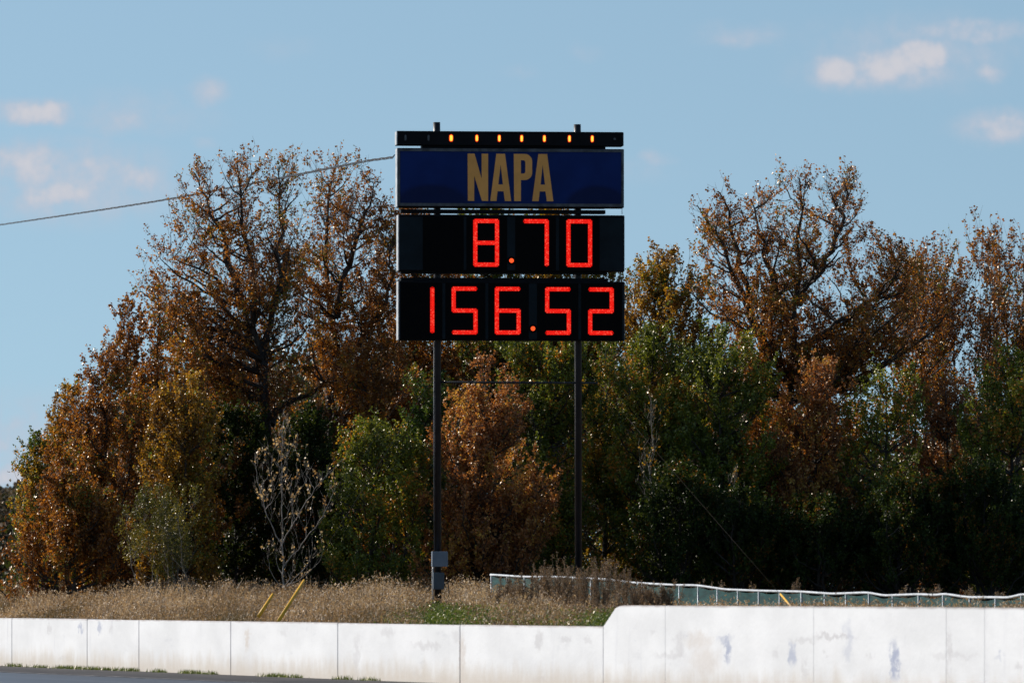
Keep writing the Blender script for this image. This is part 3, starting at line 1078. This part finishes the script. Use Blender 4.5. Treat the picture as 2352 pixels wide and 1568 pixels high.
make_tree('poplar_tree', 'tall rust brown poplar standing just left of the scoreboard, its dark trunk forking high', 'tree', 203, 765,
          [(365, 720, 830), (420, 690, 880), (500, 660, 905), (650, 660, 930), (800, 690, 960), (950, 700, 940)], RUST, 102,
          stems=[[(762, 1350), (758, 1000), (764, 850), (772, 720), (738, 640), (745, 500), (770, 375)],
                 [(772, 730), (800, 600), (832, 500), (858, 420)], [(764, 850), (830, 780), (890, 690), (905, 560)]], bare=.5, drop=.02, **{**POPL, 'n_limb': 105, 'nl': 8})
make_tree('poplar_tree', 'broad rust brown poplar, tallest right of the scoreboard, long limb stretching to the left', 'tree', 198, 1820,
          [(400, 1770, 1960), (450, 1650, 1985), (500, 1585, 2005), (600, 1610, 2100), (700, 1630, 2140), (780, 1660, 2120), (880, 1700, 1980)], RUST, 103,
          stems=[[(1813, 1350), (1814, 1100), (1812, 900), (1822, 790), (1832, 700), (1842, 560), (1835, 410)],
                 [(1812, 880), (1735, 760), (1690, 650), (1665, 560), (1600, 475)], [(1832, 700), (1870, 640), (1930, 520), (1950, 405)],
                 [(1822, 810), (1920, 740), (2010, 690), (2095, 610)], [(1826, 760), (1770, 640), (1745, 540), (1725, 460)],
                 [(1735, 760), (1700, 600), (1670, 500), (1650, 440)]], bare=.62, drop=.2, **{**POPL, 'n_limb': 165, 'nl': 7.2})
UPR = dict(lb=.75, bs=.17, ts=.08, tl=.30, nl=8.5, ls=.07, up=.95, clump=.6)
make_tree('aspen_tree', 'rust and green tree filling the gap behind the left half of the scoreboard displays', 'tree', 206, 960,
          [(482, 900, 1010), (560, 860, 1050), (700, 850, 1070), (850, 860, 1080), (980, 870, 1060)], RUST, 104, n_limb=60, r0=.11, **{**UPR, 'nl': 10})
make_tree('aspen_tree', 'green and gold tree with its tip between the navy sign and the time display', 'tree', 207, 1140,
          [(476, 1070, 1200), (560, 1020, 1250), (700, 1010, 1280), (850, 1010, 1300)], MIXED, 105, n_limb=60, r0=.11, **{**UPR, 'nl': 10})
make_tree('aspen_tree', 'gold brown tree behind the right half of the scoreboard displays', 'tree', 206, 1310,
          [(478, 1225, 1300), (560, 1200, 1380), (640, 1200, 1425), (800, 1220, 1450), (900, 1240, 1450)], GOLD, 106, n_limb=60, r0=.11, **{**UPR, 'nl': 10})
make_tree('aspen_tree', 'gold brown tree with upright leafy shoots between the scoreboard and the broad poplar', 'tree', 203, 1530,
          [(575, 1485, 1575), (620, 1455, 1630), (700, 1440, 1655), (800, 1435, 1680), (950, 1440, 1680)], GOLD, 107, n_limb=58, r0=.09, ns=4, **{**UPR, 'nl': 10})
make_tree('aspen_tree', 'thin brown tree with bare upright shoots at the right edge of the wood', 'tree', 201, 2240,
          [(524, 2260, 2330), (565, 2130, 2390), (640, 2080, 2420), (800, 2060, 2420), (950, 2110, 2400)], RUST, 108, n_limb=105, r0=.07, ns=9, bare=.55, drop=.1, **{**UPR, 'nl': 5.5, 'bs': .18, 'up': 1.2})
make_tree('aspen_tree', 'slim brown tree closing the gap right of the broad poplar', 'tree', 203, 2110,
          [(575, 2095, 2140), (640, 2055, 2180), (760, 2040, 2190), (950, 2050, 2190)], RUST, 141, n_limb=60, r0=.06, ns=4, bare=.5, **{**UPR, 'nl': 5})
make_tree('aspen_tree', 'brown tree with sparse twiggy top cut off by the right frame edge', 'tree', 203, 2420,
          [(540, 2380, 2470), (650, 2330, 2520), (900, 2330, 2520)], RUST, 109, n_limb=50, r0=.09, ns=4, bare=.5, **{**UPR, 'nl': 4.5})
DEN = dict(lb=.62, bs=.14, ts=.07, tl=.30, wide=1.36, nl=10.5, ls=.064, up=.75, twigs=False, clump=.5, r0=.07)
make_tree('aspen_tree', 'rust orange tree with thin pale shoots below the far left limbs of the poplar', 'tree', 197, 350,
          [(655, 320, 400), (720, 300, 440), (790, 268, 460), (860, 245, 475), (1000, 225, 510), (1300, 225, 510)], RUST, 110, n_limb=80, ns=3, **{**DEN, 'twigs': True})
make_tree('aspen_tree', 'rust orange tree with feathery pointed top on the left slope of the wood', 'tree', 195, 238,
          [(800, 222, 262), (845, 200, 290), (900, 172, 310), (1000, 150, 330), (1150, 150, 350), (1320, 150, 350)], RUST, 111, n_limb=70, ns=3, **{**DEN, 'twigs': True})
make_tree('aspen_tree', 'orange brown tree with green tinged tip, second from the left end of the wood', 'tree', 198, 150,
          [(885, 145, 180), (930, 125, 205), (980, 105, 220), (1050, 95, 235), (1200, 70, 250), (1330, 70, 240)], GOLD, 112, n_limb=60, ns=2, **{**DEN, 'twigs': True, 'wide': 1.05})
make_tree('aspen_tree', 'small green topped orange tree at the left end of the wood', 'tree', 196, 88,
          [(1000, 70, 100), (1045, 52, 118), (1120, 50, 140), (1230, 32, 150), (1330, 35, 150)], MIXED, 113, n_limb=50, ns=2, **{**DEN, 'twigs': True, 'wide': 1.0})
make_tree('aspen_tree', 'dense orange tree between the willow bush and the dark green tree', 'tree', 193.5, 425,
          [(860, 395, 460), (960, 365, 490), (1100, 350, 498), (1340, 345, 495)], GOLD, 114, n_limb=70, ns=2, **DEN)
make_tree('low_bush', 'low orange brown bush at the foot of the left slope of the wood', 'bush', 191, 150,
          [(1080, 130, 190), (1150, 70, 250), (1230, 40, 290), (1340, 35, 290)], RUST, 115, n_limb=75, ns=5, **{**DEN, 'lb': .7, 'wide': 1.05, 'clump': .8, 'twigs': True})
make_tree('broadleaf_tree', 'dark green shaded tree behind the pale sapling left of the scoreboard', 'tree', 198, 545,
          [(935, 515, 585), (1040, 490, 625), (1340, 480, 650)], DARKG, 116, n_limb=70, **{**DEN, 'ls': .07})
make_tree('aspen_tree', 'dark rust tree in the shade right of the forked poplar trunk', 'tree', 199, 850,
          [(790, 800, 900), (900, 740, 970), (1050, 700, 970), (1300, 700, 960)], RUST, 117, n_limb=80, **{**DEN, 'tone': (0, .8)})
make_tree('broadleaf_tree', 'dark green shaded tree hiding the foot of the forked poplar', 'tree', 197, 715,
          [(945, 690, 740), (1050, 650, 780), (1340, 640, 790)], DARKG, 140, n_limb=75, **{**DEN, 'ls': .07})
make_tree('broadleaf_bush', 'bright green bush left of the left scoreboard pole', 'bush', 192, 862,
          [(975, 805, 930), (1060, 790, 945), (1200, 772, 945), (1345, 760, 950)], GREEN, 118, n_limb=80, ns=4, **{**DEN, 'ls': .06})
make_tree('broadleaf_tree', 'olive green tree just behind the left scoreboard pole', 'tree', 196, 980,
          [(865, 945, 1010), (960, 935, 1040), (1100, 925, 1050), (1340, 935, 1050)], MIXED, 119, n_limb=60, **{**DEN, 'tone': (0, .62)})
make_tree('aspen_tree', 'copper orange aspen glowing between the two scoreboard poles', 'tree', 191.5, 1112,
          [(812, 1095, 1130), (900, 1055, 1185), (1000, 1032, 1220), (1150, 1000, 1240), (1340, 1000, 1235)], COPPER, 120, n_limb=110, **{**DEN, 'nl': 9.5, 'twigs': True})
make_tree('broadleaf_tree', 'green tree directly under the speed display left of the right pole', 'tree', 195, 1245,
          [(770, 1165, 1330), (860, 1150, 1340), (980, 1180, 1340), (1340, 1200, 1340)], GREEN, 121, n_limb=90, **DEN)
make_tree('aspen_tree', 'green and orange tree just right of the right scoreboard pole', 'tree', 197, 1395,
          [(775, 1345, 1440), (900, 1330, 1470), (1100, 1330, 1480), (1340, 1340, 1480)], MIXED, 122, n_limb=80, **DEN)
make_tree('broadleaf_tree', 'light green tree right of the speed display below the upright gold shoots', 'tree', 195, 1495,
          [(750, 1455, 1525), (850, 1425, 1575), (1000, 1420, 1600), (1340, 1425, 1600)], GREEN, 123, n_limb=85, **DEN)
make_tree('broadleaf_tree', 'rounded green tree below the long left limb of the broad poplar', 'tree', 194, 1650,
          [(742, 1610, 1685), (800, 1572, 1740), (900, 1555, 1765), (1100, 1560, 1760), (1340, 1565, 1760)], GREEN, 124, n_limb=100, **{**DEN, 'tone': (0, .9)})
make_tree('aspen_tree', 'dark rust tree left of the broad poplar trunk', 'tree', 196, 1745,
          [(930, 1710, 1780), (1050, 1685, 1800), (1340, 1680, 1820)], RUST, 125, n_limb=70, **{**DEN, 'tone': (0, .85)})
make_tree('aspen_tree', 'bright orange tree in front of the broad poplar trunk', 'tree', 194, 1875,
          [(832, 1840, 1905), (900, 1805, 1948), (1050, 1790, 1960), (1300, 1795, 1960)], COPPER, 126, n_limb=85, **{**DEN, 'twigs': True, 'nl': 7.5})
make_tree('broadleaf_tree', 'green tree right of the bright orange one with sky showing through', 'tree', 194, 2035,
          [(850, 2000, 2075), (930, 1965, 2105), (1100, 1950, 2120), (1340, 1950, 2120)], GREEN, 127, n_limb=75, **{**DEN, 'nl': 7})
make_tree('aspen_tree', 'reddish brown tree between two green ones near the right edge', 'tree', 197, 2160,
          [(875, 2125, 2215), (980, 2095, 2240), (1150, 2090, 2240), (1340, 2100, 2240)], COPPER, 128, n_limb=75, **{**DEN, 'nl': 7, 'tone': (0, .8)})
make_tree('broadleaf_tree', 'bright green tree at the right frame edge', 'tree', 194, 2320,
          [(800, 2285, 2355), (880, 2245, 2400), (1000, 2230, 2420), (1340, 2230, 2420)], GREEN, 129, n_limb=100, **DEN)
for sd, x, top, w_, lab in ((130, 1560, 1080, 75, 'dark green shaded bush below the light green tree'),
                            (131, 1700, 1120, 80, 'dark green bush crossed by the slanting guy wire'),
                            (132, 1880, 1150, 90, 'dark bush at the foot of the bright orange tree'),
                            (133, 2080, 1100, 90, 'dark green bush behind the fence below the sky gap'),
                            (134, 2260, 1060, 100, 'black green bush deep in shade at the right edge')):
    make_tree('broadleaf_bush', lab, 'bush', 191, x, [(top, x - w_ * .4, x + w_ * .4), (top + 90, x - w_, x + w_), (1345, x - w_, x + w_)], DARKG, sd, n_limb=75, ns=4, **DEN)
make_tree('willow_bush', 'olive willow bush with pale upright stems at the edge of the tall grass', 'bush', 188.5, 385,
          [(1115, 290, 460), (1190, 268, 465), (1270, 285, 450), (1345, 340, 420)], WILLOW, 135, bark=PALEBARK, ns=9, n_limb=40, thin=.4, r0=.016, lb=.45, bs=.14, ts=.07, tl=.26, nl=8, ls=.06, up=.9, leafW=.42, twigs=False)
make_tree('sapling', 'pale barked sapling almost bare of leaves in front of the dark trees', 'sapling', 187.5, 652,
          [(960, 640, 668), (1050, 610, 705), (1150, 585, 770), (1250, 610, 745), (1300, 620, 700)], PALEGOLD, 136, bark=WHITEBARK, n_limb=24, r0=.015, lb=.5, bs=.2, ts=.13, tl=.24, nl=.9, ls=.07, up=.8, thin=.42, wob=.015,
          stems=[[(652, 1350), (650, 1250), (648, 1150), (646, 1050), (652, 962)], [(650, 1245), (690, 1170), (735, 1110), (778, 1062)], [(650, 1260), (615, 1190), (590, 1100), (585, 1050)],
                 [(652, 1300), (700, 1240), (745, 1180), (770, 1120)]], clump=.8, limb_lift=.9)

for sd, x, y_, top, lab in ((150, 1497, 192.0, 920, 'thin pale birch stem among the leaves of the light green tree'),
                            (151, 1689, 191.0, 1090, 'short thin pale birch stem in the dark below the guy wire')):
    make_tree('birch_sapling', lab, 'sapling', y_, x, [(top, x - 6, x + 6), (top + 120, x - 30, x + 30), (1300, x - 25, x + 25)], GOLD, sd, bark=PALEBARK, n_limb=7, r0=.018, lb=.4, bs=.25, ts=.14, tl=.22, nl=1.2, up=.9, thin=.5, drop=0)
# the rest of the wood behind, one mass
hx = [-100, 60, 120, 250, 400, 560, 750, 900, 1100, 1300, 1450, 1650, 1800, 1950, 2060, 2200, 2352, 2700, 3400]
hy = [1330, 1290, 1160, 960, 860, 850, 830, 850, 800, 800, 830, 860, 930, 1010, 1040, 1000, 960, 940, 960]
r = np.random.default_rng(7)
NW = 110000
Yw = r.uniform(207, 236, NW)
xw = r.uniform(60, 2700, NW)
Cw = []
seeds = 2600
sy, sx = r.uniform(206, 236, seeds), r.uniform(70, 2750, seeds)
su = r.uniform(0, 1, seeds)
k_ = sy / F
sX = (sx - CX) * k_
gz = ground_z(sX, sy)
topz = CH + (HY - np.interp(sx, hx, hy)) * k_
sZ = gz + (topz - gz) * su
n_each = 115
C = np.repeat(np.stack([sX, sy, sZ], 1), n_each, 0) + r.normal(size=(seeds * n_each, 3)) * np.array([.5, .5, .4])
C = C[C[:, 2] > 1.2]
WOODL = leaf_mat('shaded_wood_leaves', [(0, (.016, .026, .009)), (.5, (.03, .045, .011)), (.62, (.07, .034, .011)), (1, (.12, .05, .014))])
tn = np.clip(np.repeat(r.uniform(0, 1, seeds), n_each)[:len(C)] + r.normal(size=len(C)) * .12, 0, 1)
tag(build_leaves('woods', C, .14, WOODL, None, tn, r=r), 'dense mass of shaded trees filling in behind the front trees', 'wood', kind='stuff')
# distant treeline at the far left
C = []
r = np.random.default_rng(8)
n = 120000
Yd = r.uniform(395, 430, n)
xd = r.uniform(-500, 330, n)
top = 1118 + 9 * np.sin(xd * .09) + 6 * np.sin(xd * .23 + 1) + 4 * np.sin(xd * .61)
u = r.uniform(0, 1, n)
yd = 1362 - (1362 - top) * u
C = np.stack([(xd - CX) * Yd / F, Yd, CH + (HY - yd) * Yd / F], 1)
DIST = leaf_mat('distant_leaves', [(0, (.03, .04, .03)), (.6, (.055, .06, .045)), (1, (.10, .07, .06))], rough=.8)
tag(build_leaves('distant_treeline', C, .22, DIST, None, np.clip(u * .5 + r.uniform(0, .5, n), 0, 1), r=r), 'far off dark treeline at the left frame edge', 'treeline', kind='stuff')


# ------------------------------------------------------------------ grass and weeds on the bank
def blades(n, region, hfun, wd, mt, name, label, tonef, seed, lean=.35, kind='stuff', heads=.3):
    r = np.random.default_rng(seed)
    X, Y = region(r, n)
    Z = ground_z(X, Y) - .02
    s, t = to_st(X, Y)
    H = hfun(r, X, Y, t)
    a = r.uniform(0, 2 * np.pi, len(X))
    ln = np.abs(r.normal(size=len(X))) * lean
    dirx, diry = np.cos(a) * ln, np.sin(a) * ln
    wx, wy = -np.sin(a + r.normal(size=len(X))), np.cos(a)
    B = np.stack([X, Y, Z], 1)
    M_ = B + np.stack([dirx * H * .35, diry * H * .35, H * .6], 1)
    Tp = B + np.stack([dirx * H, diry * H, H * (1 - .25 * ln)], 1)
    W_ = np.stack([wx, wy, np.zeros_like(wx)], 1) * (wd * r.uniform(.6, 1.3, len(X)))[:, None]
    V = np.stack([B - W_, B + W_, M_ + W_ * .8, M_ - W_ * .8, Tp], 1).reshape(-1, 3)
    b = np.arange(len(X))[:, None] * 5
    Qd = b + np.array([[0, 1, 2, 3]])
    Tr = b + np.array([[3, 2, 4]])
    tone = tonef(r, X, Y, t)
    tq, faces = [tone], [Qd]
    # seed heads: small drooping tufts near the tips
    hd = np.where(r.uniform(0, 1, len(X)) < heads)[0]
    k = 3
    Cc = np.repeat(Tp[hd], k, 0) + r.normal(size=(len(hd) * k, 3)) * np.array([.02, .02, .035])
    LV, LT = leaf_geo(Cc, .055, .5, -.6, r)
    nv = len(V)
    V = np.concatenate([V, LV])
    F3 = np.concatenate([Tr, LT + nv])
    t3 = np.concatenate([tone, np.clip(np.repeat(np.repeat(tone[hd], k), 2) + .18, 0, 1)])
    o = np_mesh(name, V, [Qd, F3], mt, None, tone=np.concatenate([tone, t3]))
    return tag(o, label, 'grass', kind=kind)


GRID = np.random.default_rng(5).uniform(0, 1, (64, 64))


def hash2(X, Y, f, ph=0.0):
    tot = 0.0
    for k, a in ((.45, .6), (1.1, .4)):
        u, v = X * f * k + ph * 7 + 300, Y * f * k * .35 + ph * 3 + 300
        i, j = np.floor(u).astype(int), np.floor(v).astype(int)
        fu, fv = u - i, v - j
        fu, fv = fu * fu * (3 - 2 * fu), fv * fv * (3 - 2 * fv)
        g = lambda p, q: GRID[p % 64, q % 64]
        tot = tot + a * (g(i, j) * (1 - fu) * (1 - fv) + g(i + 1, j) * fu * (1 - fv) + g(i, j + 1) * (1 - fu) * fv + g(i + 1, j + 1) * fu * fv)
    return np.clip((tot - .5) * 1.5 + .5, 0, 1)


def hash2_old(X, Y, f, ph=0.0):
    return .5 + .25 * np.sin(X * f + ph + 1.3 * np.sin(Y * f * .31)) + .25 * np.sin(X * f * 2.3 + Y * f * .5 + ph * 2)


def reg_bank(r, n):
    x = r.uniform(-60, 2450, n)
    # from just behind the wall back to the trees
    hwl = 107 + .02381 * x
    Yw_ = F / hwl
    u = r.uniform(0, 1, n) ** 1.25
    Y = Yw_ + 1.2 + (203 - Yw_) * u
    X = (x - CX) * Y / F
    s, t = to_st(X, Y)
    k = t > .42
    return X[k], Y[k]


def h_bank(r, X, Y, t):
    s, _ = to_st(X, Y)
    base = np.interp(t, [.4, 1.5, 5, 12], [.12, .26, .42, .52])
    # shorter turf near the scoreboard foot and to the right of it
    x = X * F / Y + CX
    base = base * np.interp(x, [0, 500, 760, 900, 1000, 1140, 1250, 1400], [1.1, 1.05, .95, .85, .8, .72, .78, .42])
    base = np.where((x > 1390) & (t > 8.2), base * .3, base)
    base = np.where((np.abs(x - 1006) < 30) & (Y < 172.3), base * .35, base)
    return base * r.uniform(.45, 1.4, len(X)) * (.5 + 1.15 * hash2(X, Y, 2.4))


def tone_bank(r, X, Y, t):
    x = X * F / Y + CX
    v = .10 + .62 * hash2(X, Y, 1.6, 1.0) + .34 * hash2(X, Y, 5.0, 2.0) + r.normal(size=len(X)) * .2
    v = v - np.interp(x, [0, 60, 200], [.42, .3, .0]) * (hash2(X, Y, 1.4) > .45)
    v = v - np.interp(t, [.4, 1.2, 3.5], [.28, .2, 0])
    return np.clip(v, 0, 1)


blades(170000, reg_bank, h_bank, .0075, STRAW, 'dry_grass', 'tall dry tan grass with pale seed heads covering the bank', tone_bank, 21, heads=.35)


def reg_clump(r, n):
    X, Y = reg_bank(r, 420)
    x = X * F / Y + CX
    s, t = to_st(X, Y)
    k = (t > 1.6) & (x < 1390) & (np.abs(x - 1006) > 34)
    X, Y = X[k], Y[k]
    j = np.repeat(np.arange(len(X)), 46)
    X, Y = X[j] + r.normal(size=len(j)) * .16, Y[j] + r.normal(size=len(j)) * .16
    return X, Y


blades(0, reg_clump, lambda r, X, Y, t: np.interp(t, [1.5, 5, 12], [.28, .5, .75]) * r.uniform(.5, 1.25, len(X)), .007, DEADW, 'bank_weeds', 'scattered taller brown weeds with pale heads among the dry grass',
       lambda r, X, Y, t: np.clip(hash2(X, Y, 7.0) * .9 + r.normal(size=len(X)) * .12, 0, 1), 25, lean=.3, heads=.55)


def reg_green(r, n):
    x = np.concatenate([r.normal(1045, 48, int(n * .55)), r.normal(1385, 20, int(n * .16)), r.uniform(880, 1400, n - int(n * .55) - int(n * .16))])
    Yw_ = F / (107 + .02381 * x)
    Y = Yw_ + r.uniform(1.6, 19, n) * np.where(np.abs(x - 1045) < 140, 1.0, .55)
    X = (x - CX) * Y / F
    s, t = to_st(X, Y)
    k = t > .42
    return X[k], Y[k]


blades(26000, reg_green, lambda r, X, Y, t: r.uniform(.10, .30, len(X)) * np.interp(t, [.4, 2.5], [.7, 1.05]), .012, WEEDG, 'green_weeds', 'low bright green weeds around the foot of the left scoreboard pole',
       lambda r, X, Y, t: np.clip(r.normal(.55, .25, len(X)), 0, 1), 22, lean=.7, heads=.25)


def reg_foot(r, n):
    xs = [40, 47, 100, 150, 165, 175, 200, 225, 250, 275, 300, 312, 372, 440, 448, 460, 492, 630, 645, 660, 690, 800, 860]
    c_ = r.choice(xs, n)
    s = np.array([wall_s(v) for v in range(-50, 1000)])
    x = c_ + r.normal(size=n) * 9
    s_ = np.interp(x, np.arange(-50, 1000), s)
    t = -np.abs(r.normal(size=n)) * .09 - .02
    return W0.x + s_ * E.x + t * N.x, W0.y + s_ * E.y + t * N.y


def blades_foot():
    r = np.random.default_rng(23)
    n = 2600
    X, Y = reg_foot(r, n)
    H = r.uniform(.02, .10, n)
    a = r.uniform(0, 6.28, n)
    B = np.stack([X, Y, np.full(n, .003)], 1)
    Tp = B + np.stack([np.cos(a) * H * .6, np.sin(a) * H * .6, H], 1)
    W_ = np.stack([-np.sin(a), np.cos(a), np.zeros(n)], 1) * .008
    V = np.stack([B - W_, B + W_, Tp], 1).reshape(-1, 3)
    o = np_mesh('wall_foot_grass', V, [np.arange(n * 3).reshape(-1, 3)], WEEDG, None, tone=r.uniform(0, 1, n))
    tag(o, 'small green grass tufts growing along the foot of the low wall', 'grass', kind='stuff')


blades_foot()


# tall brown weeds, each a plant
def weed(x, top, Y, seed, label, group, spread=.16, ns=16, fl=110, mt=DEADW, name='brown_weed', ls=.026, flower=False):
    r = np.random.default_rng(seed)
    base = at(x, HY, Y)
    base.z = float(ground_z(base.x, Y)) - .03
    H = CH + (HY - top) * Y / F - base.z
    root = empty(name, base)
    tag(root, label, 'weed', group)
    P0 = np.concatenate([r.normal(size=(ns, 2)) * .07, np.zeros((ns, 1))], 1)
    D = unit(np.concatenate([r.normal(size=(ns, 2)) * spread, np.ones((ns, 1))], 1))
    L = H * r.uniform(.6, 1.0, ns)
    L[0] = H
    P = curve(P0, D, L, 0, 6, r, .03)
    wd_ = Wood()
    wd_.add(P, np.repeat(np.linspace(.006, .002, 6)[None], ns, 0), 3)
    I = np.repeat(np.arange(ns), 16)
    tt = r.uniform(.25, .98, len(I))
    Q, Tq = samp(P, I, tt)
    D2 = unit(Tq * .8 + perp(Tq, r) * .5 + np.array([0, 0, .5]))
    TW = curve(Q, D2, r.uniform(.08, .24, len(I)) * (1.2 - .8 * tt) * 1.1, .1, 3, r, .05)
    wd_.add(TW, np.repeat(np.array([[.003, .002, .001]]), len(I), 0), 3)
    wd_.build('stem', DEADW if False else BROWNSTEM, root)
    K_ = r.integers(0, len(I), ns * fl)
    C, _ = samp(TW, K_, r.uniform(.1, 1.05, len(K_)))
    C = C + r.normal(size=C.shape) * .012
    tone = np.clip(r.normal(.5 if not flower else .85, .22, len(C)), 0, 1)
    tag(build_leaves('seed_head' if flower else 'foliage', C, ls, mt, root, tone, W=.5, droop=0, r=r), kind='stuff')
    return root


BROWNSTEM = simple('dry_brown_stem', (.12, .08, .05), .8, var=.4)
GW = 'tall brown weeds in front of the fence'
LW = 'tall feathery brown weed growing in front of the green fence'
wx_ = [1140, 1168, 1192, 1218, 1240, 1262, 1283, 1306, 1330, 1352, 1376, 1400, 1424, 1446, 1472, 1500, 1532]
wt_ = [1338, 1325, 1330, 1312, 1288, 1298, 1275, 1290, 1302, 1292, 1284, 1278, 1300, 1318, 1330, 1342, 1336]
for k, (x, tp) in enumerate(zip(wx_, wt_)):
    cc = 47.2 + 2.6 * ((k * 37) % 10) / 10
    weed(x, tp, cc * F / (x - XVP), 300 + k, LW, GW, fl=110 + (k * 53) % 80, ns=12 + (k * 7) % 9, spread=.10 + .02 * (k % 4), ls=.028)
LS = 'small weed with pale seed head poking up above the fence rail'
for k, (x, tp) in enumerate(((1601, 1330), (1640, 1338), (1655, 1340), (1722, 1345), (1744, 1348), (2074, 1350), (2126, 1354), (2166, 1346), (2228, 1352), (2300, 1360))):
    weed(x, tp, 51.4 * F / (x - XVP), 340 + k, LS, 'seed headed weeds behind the fence', spread=.08, ns=4, fl=60, ls=.03, flower=True)
weed(1838, 1332, 51.2 * F / (1838 - XVP), 360, 'taller brown weed standing above the fence rail right of the guy wire', None, spread=.09, ns=10, fl=110)
LP_ = 'pale fluffy seed headed weed standing in the grass below the fence'
for k, (x, tp) in enumerate(((1172, 1385), (1186, 1368), (1308, 1388), (1405, 1366), (1412, 1360), (1320, 1395))):
    weed(x, tp, 45.6 * F / (x - XVP), 380 + k, LP_, 'pale seed headed weeds', spread=.12, ns=5, fl=70, ls=.035, flower=True)
print('TREES', sum(t_[1] for t_ in TREES), sum(t_[2] for t_ in TREES))
for q in TREES:
    print(q)
